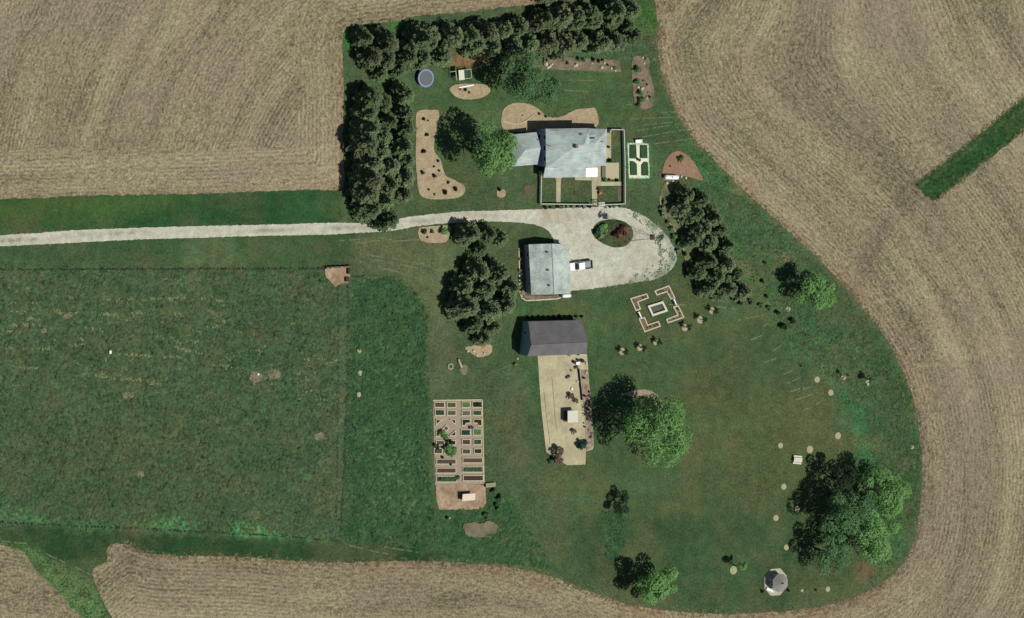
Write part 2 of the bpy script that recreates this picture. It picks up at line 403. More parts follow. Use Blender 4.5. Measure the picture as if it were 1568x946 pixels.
# ------------------------------------------------------------------ tones of the grass, from place to place
ZONES = [  # polygon, colour in sun, feather px, roughness
    ([(-500, 300), (522, 285), (522, 345), (-500, 366)], (44, 80, 46), 3, 0.7),
    ([(-500, 300), (300, 298), (200, 330), (-500, 345)], (64, 92, 48), 22, 0.7),
    ([(-500, 366), (560, 356), (534, 412), (-500, 416)], (60, 86, 54), 6, 0.7),
    ([(280, 368), (360, 366), (360, 408), (285, 410)], (76, 96, 64), 8, 0.6),
    ([(-500, 413), (517, 411), (515, 828), (300, 815), (-500, 800)], (66, 90, 62), 4, 1.35),
    ([(-500, 420), (330, 416), (260, 600), (-500, 640)], (72, 93, 64), 60, 1.3),
    ([(20, 640), (300, 650), (360, 760), (60, 760)], (66, 86, 58), 60, 1.3),
    ([(517, 411), (536, 411), (528, 830), (515, 828)], (70, 95, 66), 3, 0.9),
    ([(538, 432), (560, 422), (615, 426), (645, 450), (656, 490), (657, 700), (660, 800), (640, 850), (532, 845), (534, 560)], (58, 88, 59), 4, 1.7),
    ([(560, 500), (640, 520), (630, 640), (560, 660)], (66, 94, 62), 30, 1.5),
    ([(550, 650), (630, 640), (645, 720), (640, 800), (560, 790), (575, 720)], (68, 104, 66), 26, 1.7),
    ([(540, 362), (690, 350), (700, 400), (672, 470), (657, 600), (655, 480), (640, 448), (600, 424), (540, 412)], (86, 98, 68), 9, 0.8),
    ([(657, 470), (690, 420), (700, 600), (660, 605)], (84, 98, 68), 14, 0.8),
    ([(-500, 790), (40, 806), (200, 815), (515, 830), (660, 845), (790, 862), (600, 864), (400, 860), (-500, 860)], (42, 70, 42), 5, 0.8),
    ([(5, 765), (60, 790), (75, 800), (30, 792), (0, 782)], (74, 124, 78), 9, 1.5),
    ([(210, 808), (235, 790), (300, 795), (300, 812)], (74, 126, 78), 10, 1.5),
    ([(340, 810), (370, 796), (400, 800), (420, 815), (505, 822), (500, 828), (360, 820)], (74, 124, 76), 8, 1.5),
    ([(80, 800), (180, 803), (180, 808), (80, 806)], (62, 100, 62), 5, 1.3),
    ([(0, 830), (50, 838), (100, 870), (150, 905), (200, 1040), (120, 1040), (80, 900), (40, 850), (-60, 840)], (82, 112, 68), 8, 1.7),
    ([(660, 790), (780, 790), (830, 880), (690, 860)], (54, 88, 52), 20, 1.3),
    ([(745, 750), (790, 770), (830, 880), (760, 840)], (54, 88, 52), 16, 1.3),
    ([(870, 500), (1180, 470), (1230, 600), (1180, 800), (900, 900), (860, 730)], (67, 88, 57), 50, 0.7),
    ([(1060, 560), (1250, 600), (1290, 700), (1200, 820), (1080, 760)], (76, 90, 58), 50, 0.75),
    ([(880, 800), (1200, 780), (1350, 880), (1100, 935), (900, 890)], (60, 84, 54), 30, 0.75),
    ([(922, 780), (955, 785), (958, 830), (940, 870), (925, 830)], (52, 80, 52), 8, 1.2),
    ([(1008, 80), (1062, 212), (1140, 292), (1350, 515), (1398, 610), (1410, 700), (1404, 800), (1370, 870), (1330, 900), (1330, 700), (1300, 600), (1230, 540), (1180, 470), (1120, 400), (1080, 300), (1040, 220)], (60, 94, 58), 8, 1.5),
    ([(1190, 480), (1240, 490), (1310, 570), (1330, 640), (1340, 720), (1310, 700), (1300, 640), (1250, 570), (1200, 520)], (56, 100, 62), 16, 1.4),
    ([(1250, 410), (1350, 520), (1395, 610), (1408, 700), (1402, 800), (1380, 800), (1380, 700), (1360, 600), (1300, 500)], (50, 80, 44), 12, 1.2),
    ([(1300, 640), (1312, 760), (1300, 900), (1270, 900), (1230, 800)], (70, 86, 56), 12, 0.9),
    ([(640, 90), (1000, 100), (1040, 200), (780, 200), (640, 300)], (68, 92, 58), 25, 0.75),
    ([(700, 185), (775, 165), (775, 190), (760, 210)], (78, 98, 66), 10, 0.75),
    ([(830, 30), (1000, 20), (1000, 100), (830, 88)], (66, 92, 62), 10, 1.1),
    ([(985, 0), (1006, 10), (1008, 40), (995, 60), (975, 30)], (52, 96, 44), 5, 1.3),
    ([(780, 450), (960, 455), (930, 560), (900, 700), (780, 600)], (62, 90, 56), 20, 0.75),
    ([(700, 540), (800, 560), (830, 740), (750, 740), (700, 600)], (74, 92, 64), 25, 0.85),
    ([(600, 30), (622, 24), (622, 48), (598, 46)], (60, 112, 58), 4, 1.2),
    ([(525, 43), (545, 40), (540, 70), (525, 75)], (60, 112, 58), 4, 1.2),
    ([(1312, 862), (1334, 858), (1338, 880), (1322, 896), (1308, 884)], (98, 84, 66), 7, 1.0),
    ([(700, 82), (738, 78), (745, 90), (715, 104), (690, 100)], (130, 104, 74), 10, 1.0),
    ([(715, 66), (738, 62), (740, 78), (718, 80)], (120, 84, 58), 7, 1.0),
    ([(1080, 395), (1145, 405), (1150, 418), (1090, 412)], (92, 100, 70), 10, 1.2),
    ([(1190, 385), (1222, 392), (1215, 402), (1188, 400)], (118, 112, 80), 7, 1.2),
    ([(1255, 478), (1310, 490), (1315, 505), (1262, 492)], (84, 92, 66), 10, 1.2),
    ([(1118, 278), (1140, 292), (1150, 306), (1126, 290)], (104, 108, 74), 6, 1.2),
    ([(1300, 585), (1325, 600), (1335, 680), (1310, 660)], (58, 96, 60), 16, 1.2),
]
def zone_eval(px, py):
    jx = px + 9 * (vnoise(px, py, 0.11, 1) - .5) + 5 * (vnoise(px, py, 0.33, 3) - .5)
    jy = py + 9 * (vnoise(px, py, 0.11, 2) - .5) + 5 * (vnoise(px, py, 0.33, 4) - .5)
    c = np.tile(np.array(A(70, 90, 60)), (len(px), 1)); r = np.full(len(px), 0.8)
    for poly, col, fe, ro in ZONES:
        xs = [p[0] for p in poly]; ys = [p[1] for p in poly]
        k = (px > min(xs) - fe * 2) & (px < max(xs) + fe * 2) & (py > min(ys) - fe * 2) & (py < max(ys) + fe * 2)
        if not k.any(): continue
        qx = jx[k]; qy = jy[k]
        d = pdist(qx, qy, poly) * np.where(inside(qx, qy, poly), 1, -1)
        wgt = np.clip(d / fe * 0.5 + 0.5, 0, 1); wgt = wgt * wgt * (3 - 2 * wgt)
        c[k] = c[k] * (1 - wgt)[:, None] + np.array(A(*col)) * wgt[:, None]; r[k] = r[k] * (1 - wgt) + ro * wgt
    # mowing passes, a slow drift of tone
    st = np.where((px > 850) & (py > 470) & (px < 1300), 1, 0.6)
    band = np.sin((px * 0.98 + py * 0.15) * 2 * np.pi / 21 + 3 * vnoise(px, py, 0.006, 6)) * 0.045 * st
    band = band + 0.06 * np.sin((px * 0.36 + py * 0.93) * 2 * np.pi / 13 + 2 * vnoise(px, py, 0.01, 16)) * np.clip(1 - np.hypot((px - 1150) / 160, (py - 560) / 110), 0, 1) ** .5 \
        + 0.05 * np.sin(py * 2 * np.pi / 11 + 3 * vnoise(px, py, 0.008, 17)) * np.clip(1 - np.hypot((px - 940) / 120, (py - 150) / 60), 0, 1) ** .5
    lo = (vnoise(px, py, 0.018, 9) - .5) * 0.22 + (vnoise(px, py, 0.05, 11) - .5) * 0.16 + (vnoise(px, py, 0.14, 12) - .5) * 0.14
    c = c * (1 + band + lo)[:, None]
    dry = np.clip((vnoise(px, py, 0.03, 21) - 0.5) * 2.4 + (vnoise(px, py, 0.12, 22) - .5) * .8, 0, 1)[:, None] * 0.38
    c = c * (1 - dry) + np.array(A(98, 98, 66)) * dry
    return c * np.array([1.20, 1.20, 1.15]), r
tone_f = lambda x, y: zone_eval(x, y)[0]
rough_f = lambda x, y: zone_eval(x, y)[1]
GRASS = ground_mat('grass', fine=0.8, mid=0.3, big=0.16, fs=1.9, ms=0.45, bump=0.14, tintamt=.5)
sheet('lawn', ragged(smooth_poly(LAWN, 3), 1.9, 2.5), 0.03, GRASS, tone_f, rough_f, cell=1.1)
PAST = [(-420, 416), (0, 413), (515, 412), (517, 412), (534, 411), (536, 425), (560, 421), (612, 424), (642, 446), (655, 486), (657, 612), (662, 700), (664, 790), (650, 845), (520, 828), (420, 818), (300, 812), (200, 806), (80, 801), (0, 790), (-420, 780)]
PGRASS = ground_mat('pasture_grass', fine=0.8, mid=0.28, fs=1.25, bump=0.35)
sheet('pasture', ragged(PAST, 1.2, 3), 0.06, PGRASS, tone_f, rough_f, cell=0.9, relief=0.12)
WW = [(1399, 280), (1406, 288), (1416, 298), (1427, 307), (1436, 304), (1455, 290), (1490, 262), (1530, 232), (1575, 195), (1900, -60), (1880, -130), (1568, 148), (1500, 205), (1440, 252)]
def ww_tone(px, py):
    n = len(px); d = np.abs((px - 1484) * 0.6 + (py - 228) * 0.8)
    c = np.tile(np.array(A(48, 84, 44)), (n, 1)); k = np.exp(-(d / 3.0) ** 2)[:, None] * (0.3 + 0.6 * vnoise(px, py, 0.1, 3))[:, None]
    return c * (1 - k) + np.array(A(92, 104, 66)) * k
sheet('grass_waterway', ragged(WW, 2.5, 2.5, 0.2), 0.03, PGRASS, ww_tone, lambda x, y: np.full(len(x), 1.3), cell=1.0)

# ------------------------------------------------------------------ driveway and yard of gravel
DRIVE = [(-420, 380), (0, 360), (100, 353), (200, 349), (300, 346), (400, 344), (500, 341), (540, 341), (580, 343), (610, 335), (640, 330), (700, 324), (760, 322), (828, 320), (900, 317), (940, 316),
         (962, 320), (985, 330), (1004, 344), (1021, 361), (1031, 378), (1036, 394), (1031, 408), (1018, 420), (1000, 428), (960, 434), (920, 440), (876, 445), (852, 447), (848, 372), (845, 362),
         (838, 352), (822, 345), (800, 341), (760, 339), (720, 340), (680, 342), (640, 346), (600, 353), (540, 357), (500, 359), (400, 361), (300, 364), (200, 367), (100, 372), (0, 377), (-420, 398)]
CENTRE = [(-420, 389), (0, 368.5), (100, 362), (200, 357.5), (300, 354.5), (400, 352), (500, 350), (570, 349), (620, 341), (700, 332), (780, 330)]
def drive_tone(px, py):
    n = len(px); c = np.tile(np.array(A(204, 204, 184)), (n, 1))
    d = pdist(px, py, CENTRE, False)
    k = np.exp(-(d / 2.2) ** 2) * np.clip((vnoise(px * 0.15, py, 0.12, 5) - 0.2) * 1.5, 0, 1) * np.where(px < 800, 0.75, 0)
    k = np.maximum(k, np.exp(-(d / 1.4) ** 2) * np.where(px < 210, 0.75, 0.0))
    c = c * (1 - k)[:, None] + np.array(A(112, 110, 82)) * k[:, None]
    # weeds creeping into the east end
    w = np.clip(1 - pdist(px, py, [(985, 332), (1020, 362), (1034, 394), (1015, 421), (960, 436)], False) / 17, 0, 1)
    w = 0.55 * np.clip(w * 1.6 - 1.15 + 1.1 * vnoise(px, py, 0.13, 8) + 0.7 * (vnoise(px, py, 0.4, 7) - .5), 0, 1)
    c = c * (1 - w)[:, None] + np.array(A(96, 118, 86)) * w[:, None]
    m = np.clip((vnoise(px, py, 0.03, 13) - 0.5) * 1.4 + (vnoise(px, py, 0.11, 14) - .5) * .7, 0, 1)[:, None] * np.where(px > 830, 0.9, 0.35)[:, None]
    c = c * (1 - m) + np.array(A(178, 166, 140)) * m
    # wheel tracks sweeping round the island
    q = np.hypot((px - 938) / 1.15, py - 357); tr = (np.exp(-((q - 34) / 2.2) ** 2) + np.exp(-((q - 43) / 2.2) ** 2)) * 0.25
    tr = (tr * (px > 860))[:, None]
    return c * (1 - tr) + np.array(A(206, 204, 184)) * tr
sheet('driveway', ragged(smooth_poly(DRIVE, 3), 1.0, 2.0, 0.2, 3), 0.10, ground_mat('gravel', fine=0.32, mid=0.2, big=0.07, bump=0.05, fs=3.0, ms=0.6, tint=A(170, 162, 136), tintamt=0.4), drive_tone, None, cell=0.8)
ISLAND = [(907, 352), (912, 343), (922, 337.5), (940, 336), (955, 339), (966, 347), (969, 358), (966, 368), (958, 376), (945, 379), (930, 376), (915, 368), (908, 360)]
def island_tone(px, py):
    n = len(px); c = np.tile(np.array(A(72, 88, 58)), (n, 1))
    d = np.hypot((px - 950) / 14, (py - 356) / 10); k = np.clip(1.5 - d, 0, 1)[:, None] * np.clip(vnoise(px, py, 0.2, 4) + 0.3, 0, 1)[:, None]
    return c * (1 - k) + np.array(A(120, 86, 72)) * k
sheet('grass_island', ragged(smooth_poly(ISLAND, 3), 0.6, 2), 0.16, GRASS, island_tone, None, cell=0.7, thick=0.1)

# ------------------------------------------------------------------ mulch beds, bare soil, concrete
MULCH = mat('mulch', A(184, 167, 132), var=0.35, scale=2.6, c2=A(166, 148, 116), c2scale=0.5, bump=0.08)
REDM = mat('red_mulch', A(158, 128, 102), var=0.28, scale=2.2, c2=A(148, 116, 92), c2scale=0.25, bump=0.05)
SOILB = mat('garden_soil', A(142, 124, 100), var=0.4, scale=1.6, c2=A(98, 98, 72), c2scale=0.35, bump=0.05)
CONC = mat('concrete', A(198, 190, 154), var=0.16, scale=1.2, c2=A(176, 166, 134), c2scale=0.25)
KERB = mat('pale_stone', A(206, 198, 166), var=0.15, scale=3)
WHITE = mat('white_paint', (0.78, 0.78, 0.76), rough=0.5, var=0.05, scale=4)
GREYW = mat('weathered_white', A(212, 214, 202), var=0.15, scale=4)
BROWNSOIL = mat('bare_soil', A(180, 160, 130), var=0.35, scale=1.5, c2=A(150, 124, 98), c2scale=0.3, bump=0.05)
def bed(name, poly, label, cat='mulch bed', m=None, z=0.09, rag=0.6, sm=True, group=None, th=0.06):
    pts = smooth_poly(poly, 4) if sm else poly
    pts = ragged(pts, rag, 2.0, 0.25, len(label))
    o = sheet(name, pts, z, m or MULCH, cell=1.5, kind=None, label=label, cat=cat, relief=0.04, thick=th)
    if group: o['group'] = group
    return o
bed('mulch_bed', [(638, 172), (660, 168), (672, 172), (668, 200), (664, 228), (674, 245), (682, 268), (695, 275), (710, 284), (711, 294), (702, 302), (680, 305), (655, 304), (642, 296), (638, 270), (636, 240), (637, 205)],
    'long tan mulch bed with dark shrublets between windbreak and tree')
bed('mulch_bed', [(688, 136), (700, 129), (722, 128), (745, 130), (750, 140), (738, 149), (716, 152), (698, 148)], 'oval tan mulch bed just south of the playset')
bed('mulch_bed', [(770, 196), (769, 172), (778, 161), (792, 157), (812, 160), (826, 168), (840, 179), (860, 178), (880, 168), (900, 166), (912, 167), (913, 194), (870, 198), (800, 202)], 'wide tan mulch bed along the north side of the house', rag=0.5)
bed('mulch_bed', [(1014, 264), (1018, 248), (1026, 236), (1038, 231), (1050, 236), (1062, 248), (1070, 262), (1075, 276), (1050, 270), (1030, 272), (1016, 276)], 'reddish mulch mound beside the white tank', m=REDM, rag=0.6)
bed('planting_bed', [(815, 90), (850, 87), (900, 89), (948, 92), (951, 110), (915, 109), (860, 107), (815, 106)], 'long stony flower bed along the northern trees', 'flower bed', SOILB, sm=False, rag=0.9)
bed('planting_bed', [(968, 90), (985, 86), (994, 92), (994, 110), (1000, 130), (1000, 160), (985, 167), (972, 158), (968, 130)], 'narrow stony flower bed running north to south by the field', 'flower bed', SOILB, rag=0.9)
bed('planting_bed', [(641, 350), (652, 347), (688, 346), (687, 362), (680, 371), (655, 371), (642, 366)], 'small planting bed with three shrubs beside the gravel drive', 'flower bed', MULCH, rag=0.6)
bed('mulch_ring', [(762, 290), (772, 290), (774, 298), (769, 302), (761, 300)], 'small mulch ring west of the picket fence holding a seedling', 'mulch ring')
bed('mulch_ring', [(803, 285), (813, 284), (817, 292), (812, 300), (804, 298)], 'brownish worn ring close to the picket fence corner', 'mulch ring', mat('worn', A(104, 92, 70), var=.2), z=0.07)
bed('dirt_patch', [(496, 411), (533, 408), (535, 420), (533, 433), (522, 433), (512, 439), (504, 430), (497, 423)], 'bare tan earth in the corner of the pasture', 'bare earth', BROWNSOIL, sm=False, rag=1.2, z=.36, th=.34)
bed('dirt_patch', [(667, 743), (700, 741), (738, 742), (743, 746), (744, 770), (738, 779), (715, 780), (672, 780), (668, 765)], 'bare brown run around the hen house', 'bare earth', BROWNSOIL, sm=False, rag=0.8)
HEAPM = mat('compost', A(136, 124, 98), var=0.45, scale=1.6, c2=A(104, 102, 74), c2scale=0.4, bump=0.1)
bed('compost_heap', [(708, 804), (722, 799), (736, 801), (750, 797), (761, 806), (757, 816), (746, 818), (736, 823), (716, 820), (710, 813)], 'flattened brown compost heap south of the hen house', 'compost heap', HEAPM, rag=1.8, z=0.3, th=0.28)
bed('mulch_ring', [(955, 602), (975, 597), (992, 597), (1006, 604), (1014, 616), (1015, 634), (1009, 636), (1006, 622), (998, 612), (984, 606), (965, 607)], 'pale crescent of mulch at the top right of the biggest lawn tree', 'mulch ring', mat('shaded_mulch', A(164, 148, 122), var=.3), rag=0.8)
bed('planting_bed', [(1012, 292), (1020, 276), (1035, 275), (1050, 300), (1060, 340), (1080, 380), (1095, 420), (1100, 440), (1092, 462), (1078, 446), (1060, 432), (1052, 414), (1050, 396), (1036, 360), (1020, 335), (1010, 315)],
    'curved weedy border bed beneath the eastern spruces', 'flower bed', mat('weedy', A(140, 132, 96), var=.35, scale=1.2, c2=A(82, 100, 60), c2scale=0.5, c2bias=0.45), rag=1.0)
bed('planting_bed', [(712, 532), (735, 528), (752, 528), (752, 540), (735, 547), (720, 540)], 'stony soil at the southern foot of the central trees', 'flower bed', MULCH, rag=1.5)
for i, (x, y, rx, ry) in enumerate([(391, 577, 10, 9), (419, 573, 10, 8), (66, 506, 5, 4), (195, 605, 9, 5), (214, 726, 6, 5), (489, 668, 9, 6), (103, 484, 6, 4), (710, 566, 6, 8)]):
    pl = [(x + rx * math.cos(a), y + ry * math.sin(a)) for a in np.linspace(0, 2 * math.pi, 9)[:-1]]
    lab = ['larger bare mound with a pale centre in the pasture', 'bare mound just right of the larger pasture mound', 'small bare brown spot near the far left of the pasture', 'bare spot in the middle left of the pasture',
           'faint bare spot low in the pasture', 'faint bare spot beside the pasture fence', 'worn spot among the yellow streaks of the pasture', 'worn soil between the log seat and the stone ring'][i]
    bed('dirt_patch', pl, lab, 'bare earth', mat('worn_soil', A(142, 130, 104), var=.3, scale=1.8, c2=A(100, 104, 76), c2scale=.6), rag=2.0, z=0.22 if i < 7 else 0.08, th=0.1)
# concrete yard behind the dark shed
PAD = [(822.5, 538), (898, 536), (900, 560), (903, 600), (906, 640), (909, 682), (907, 688), (897, 691), (896, 711), (868, 712), (858, 706), (836, 692), (828, 622)]
o = sheet('concrete_yard', ragged(PAD, 0.35, 2.5, 0.3), 0.11, CONC, cell=2, kind='structure', thick=0.08)
PADE = [(889, 566), (900, 566), (903, 600), (906, 640), (909, 682), (897, 690), (896, 650), (893, 612)]
bed('planting_bed', PADE, 'strip of pinkish soil along the east edge of the concrete', 'flower bed', mat('pinksoil', A(176, 158, 136), var=.3, scale=1.5, c2=A(130, 112, 92), c2scale=.7), sm=False, z=0.15, rag=0.5)
for i, ln in enumerate([[(845, 577), (848, 610), (850, 640), (853, 660)], [(833, 600), (836, 630), (840, 660), (842, 680)]]):
    mb = MB()
    for a, b in zip(ln[:-1], ln[1:]): mb.bar(P(*a, .115), P(*b, .115), 0.05)
    o = mb.build('concrete_joint', mat('joint', (0.12, 0.10, 0.07))); tag(o, kind='structure')

# ------------------------------------------------------------------ foliage builders
def leaf_mat(name, col, col2, trans=0.35, scale=0.8):
    m = bpy.data.materials.new(name); m.use_nodes = True; t = m.node_tree; L = t.links.new
    t.nodes.remove(t.nodes['Principled BSDF']); out = t.nodes['Material Output']
    tc = t.nodes.new('ShaderNodeTexCoord'); oi = t.nodes.new('ShaderNodeObjectInfo')
    n = t.nodes.new('ShaderNodeTexNoise'); n.inputs['Scale'].default_value = scale; n.inputs['Detail'].default_value = 5; n.inputs['Roughness'].default_value = 0.75; L(tc.outputs['Object'], n.inputs['Vector'])
    r = t.nodes.new('ShaderNodeMapRange'); r.inputs[1].default_value = 0.33; r.inputs[2].default_value = 0.67; L(n.outputs[0], r.inputs[0])
    mx = t.nodes.new('ShaderNodeMix'); mx.data_type = 'RGBA'; L(r.outputs[0], mx.inputs[0]); mx.inputs[6].default_value = (*col, 1); mx.inputs[7].default_value = (*col2, 1)
    rr = t.nodes.new('ShaderNodeMapRange'); rr.inputs[3].default_value = 0.8; rr.inputs[4].default_value = 1.2; L(oi.outputs['Random'], rr.inputs[0])
    sc = t.nodes.new('ShaderNodeVectorMath'); sc.operation = 'SCALE'; L(mx.outputs[2], sc.inputs[0]); L(rr.outputs[0], sc.inputs[3])
    d = t.nodes.new('ShaderNodeBsdfDiffuse'); tr = t.nodes.new('ShaderNodeBsdfTranslucent'); ms = t.nodes.new('ShaderNodeMixShader'); ms.inputs[0].default_value = trans
    L(sc.outputs[0], d.inputs[0]); L(sc.outputs[0], tr.inputs[0]); L(d.outputs[0], ms.inputs[1]); L(tr.outputs[0], ms.inputs[2]); L(ms.outputs[0], out.inputs[0])
    MATS[name] = m; return m
LEAF = leaf_mat('leaf_bright', (0.11, 0.225, 0.07), (0.23, 0.43, 0.15), 0.3, .7)
LEAFM = leaf_mat('leaf_mid', (0.075, 0.15, 0.065), (0.155, 0.30, 0.13), 0.35, .6)
NEEDLE = leaf_mat('needles', (0.075, 0.115, 0.055), (0.23, 0.31, 0.15), 0.25, 1.4)
NEEDLE2 = leaf_mat('needles_brown', (0.08, 0.105, 0.055), (0.235, 0.29, 0.15), 0.25, 1.4)
DARKL = leaf_mat('leaf_dark', (0.022, 0.032, 0.02), (0.05, 0.08, 0.04), 0.2)
BLUEL = leaf_mat('leaf_blue', (0.03, 0.07, 0.045), (0.06, 0.13, 0.08), 0.2)
DRYL = leaf_mat('leaf_dry', (0.14, 0.105, 0.08), (0.26, 0.21, 0.16), 0.2)
PINKL = leaf_mat('leaf_pink', (0.45, 0.2, 0.14), (0.7, 0.42, 0.3), 0.2)
PALEL = leaf_mat('leaf_pale', (0.2, 0.25, 0.13), (0.38, 0.42, 0.26), 0.3)
REDL = leaf_mat('leaf_red', (0.07, 0.03, 0.025), (0.14, 0.06, 0.045), 0.2)
BARK = mat('bark', (0.11, 0.085, 0.065), var=0.3, scale=5, coord='obj')

def quads(c, nrm, size, asp=1.0, rng=RNG):
    """leaf clumps: centres c, facing nrm"""
    n = len(c); nrm = nrm / (np.linalg.norm(nrm, axis=1, keepdims=True) + 1e-9)
    a = rng.normal(size=(n, 3)); u = np.cross(nrm, a); u /= np.linalg.norm(u, axis=1, keepdims=True) + 1e-9; v = np.cross(nrm, u)
    s = (size * rng.uniform(0.6, 1.3, n))[:, None]
    u = u * s * 0.5 * asp; v = v * s * 0.5
    k = rng.uniform(0.5, 1.0, (n, 4, 1))
    V = np.stack([c - u * k[:, 0] - v * k[:, 0] * .4, c + u * k[:, 1] * .3 - v * k[:, 1], c + u * k[:, 2] + v * k[:, 2] * .4, c - u * k[:, 3] * .3 + v * k[:, 3]], 1).reshape(-1, 3)
    return V, np.arange(4 * n).reshape(n, 4)
def crown_mesh(name, r, h, material, n=5000, size=0.38, lobes=14, base=None, seed=1, flat=0.8, gap=0.12):
    """broad-leaved crown: clumps of leaves on an uneven set of boughs, centre of the crown at height h"""
    g = np.random.default_rng(seed)
    th = g.uniform(0, 2 * np.pi, lobes); ph = g.uniform(-0.55, 1.0, lobes)
    rad = g.uniform(0.5, 0.9, lobes) * r
    lc = np.column_stack([np.cos(th) * rad * np.sqrt(1 - np.clip(ph, -1, .97) ** 2 * .8), np.sin(th) * rad * np.sqrt(1 - np.clip(ph, -1, .97) ** 2 * .8), ph * r * flat * 0.75])
    lr = g.uniform(0.2, 0.44, lobes) * r
    lc = np.vstack([lc, [[0, 0, r * flat * .3]]]); lr = np.append(lr, r * .5)
    pick = g.choice(len(lr), n, p=lr ** 2 / (lr ** 2).sum())
    d = g.normal(size=(n, 3)); d /= np.linalg.norm(d, axis=1, keepdims=True); d[:, 2] = np.where(d[:, 2] < -0.3, -d[:, 2], d[:, 2])
    rr = g.uniform(0.55, 1.0, n) ** 0.6
    # boughs carry twig bunches, gaps open between them
    bunch = np.sin(d[:, 0] * 9 + pick * 3) * np.sin(d[:, 1] * 8 + pick * 5) * np.sin(d[:, 2] * 9 + pick)
    keep = bunch > -gap
    c = lc[pick] + d * (lr[pick] * rr * (1 + .18 * bunch))[:, None]
    c = c[keep]; d = d[keep]
    c[:, 2] = np.maximum(c[:, 2], -r * flat) + h
    nrm = d * 0.7 + g.normal(size=d.shape) * 0.5 + np.array([0, 0, 0.55])
    V, F = quads(c, nrm, size, 1.2, g)
    return np_mesh(name, V, F, material)
def trunk_mb(h, r0, r, seed=1, limbs=7):
    g = random.Random(seed); mb = MB(); z = 0; p = Vector((0, 0, -0.1)); rr = r0
    for k in range(4):
        q = Vector((p.x + g.uniform(-.1, .1) * r * .3, p.y + g.uniform(-.1, .1) * r * .3, h * (k + 1) / 4)); mb.bar(p, q, rr, n=8, r2=rr * .75); p = q; rr *= .75
    for k in range(limbs):
        a = 2 * math.pi * k / limbs + g.uniform(-.3, .3); z0 = h * g.uniform(.45, .8); mid = Vector((math.cos(a) * r * .35, math.sin(a) * r * .35, z0 + r * .3))
        mb.bar((0, 0, z0), mid, r0 * .45, n=6, r2=r0 * .3); mb.bar(mid, (math.cos(a) * r * .7, math.sin(a) * r * .7, z0 + r * g.uniform(.35, .6)), r0 * .3, n=5, r2=r0 * .08)
    return mb
def make_tree(name, r, hc, material, n, size, seed, label, cat='tree', lobes=14, flat=0.8, gap=0.12):
    root = thing(name, label, cat)
    trunk_mb(hc, 0.05 * r + 0.06, r, seed).build('trunk', BARK, root)
    me = crown_mesh('crown', r, hc, material, n, size, lobes, seed=seed, flat=flat, gap=gap)
    o = bpy.data.objects.new('crown', me); COL.objects.link(o); o.parent = root
    return root
def conifer_mesh(r, h, material, seed):
    g = np.random.default_rng(seed); C = []; N = []
    z = 0.7
    while z < h - 0.15:
        f = (z / h); R_ = r * min(1, .7 + 1.2 * f) * (1 - f ** 2.2) ** .8 * g.uniform(0.8, 1.1) + 0.15
        nb = int(7 + 6 * (1 - f)); a0 = g.uniform(0, 6.28)
        for b in range(nb):
            if g.random() < .09: continue
            a = a0 + 2 * math.pi * b / nb + g.uniform(-.25, .25); Rb = R_ * g.uniform(0.5, 1.2)
            m = max(3, int(Rb / 0.22)); t = np.linspace(0.12, 1, m)
            for side, w in ((0, 0), (-1, .22), (1, .22)):
                rad = t * Rb; off = side * w * np.sin(t * np.pi * .9) * Rb * .9
                x = np.cos(a) * rad - np.sin(a) * off; y = np.sin(a) * rad + np.cos(a) * off
                zz = z + 0.25 * Rb * t - 0.42 * Rb * t ** 2 + g.normal(0, .05, m) - abs(side) * .05
                C.append(np.column_stack([x, y, zz])); N.append(np.column_stack([np.cos(a) * .5 * t, np.sin(a) * .5 * t, np.full(m, 1.0)]) + g.normal(0, .48, (m, 3)))
        z += 0.36 + 0.12 * g.random()
    C = np.vstack(C); N = np.vstack(N)
    V, F = quads(C, N, 0.47, 1.5, g)
    return np_mesh('crown', V, F, material)
def make_conifer(name, r, h, material, seed, label):
    root = thing(name, label, 'conifer tree')
    MB().bar((0, 0, -.1), (0, 0, h * .96), 0.17, n=8, r2=0.03).build('trunk', BARK, root)
    o = bpy.data.objects.new('crown', conifer_mesh(r, h, material, seed)); COL.objects.link(o); o.parent = root
    return root

# ------------------------------------------------------------------ windbreak conifers
CON = [make_conifer('spruce_tree', 3.5, 9.0, NEEDLE, 1, 'x'), make_conifer('spruce_tree', 3.1, 8.2, NEEDLE, 2, 'x'), make_conifer('spruce_tree', 3.7, 9.6, NEEDLE2, 3, 'x'),
       make_conifer('spruce_tree', 3.2, 7.6, NEEDLE, 4, 'x'), make_conifer('spruce_tree', 3.5, 8.8, NEEDLE2, 5, 'x')]
CONH = [9.0, 8.2, 9.6, 7.6, 8.8]
used = set()
ORD = ['first', 'second', 'third', 'fourth', 'fifth', 'sixth', 'seventh', 'eighth', 'ninth', 'tenth', 'eleventh', 'twelfth', 'thirteenth', 'fourteenth', 'fifteenth', 'sixteenth', 'seventeenth', 'eighteenth', 'nineteenth', 'twentieth', 'twenty-first', 'twenty-second', 'twenty-third', 'twenty-fourth', 'twenty-fifth']
crng = random.Random(11)
def put(protos, i, x, y, s, label, group, rot=None):
    o = protos[i] if id(protos[i]) not in used else copy_tree(protos[i])
    used.add(id(protos[i]))
    o.location = P(x, y, 0.03); o.scale = (s * crng.uniform(.92, 1.08), s * crng.uniform(.92, 1.08), s)
    o.rotation_euler = (0, 0, crng.uniform(0, 6.28) if rot is None else rot)
    o['label'] = label
    if group: o['group'] = group
    return o
WBW = 'spruces of the western windbreak'
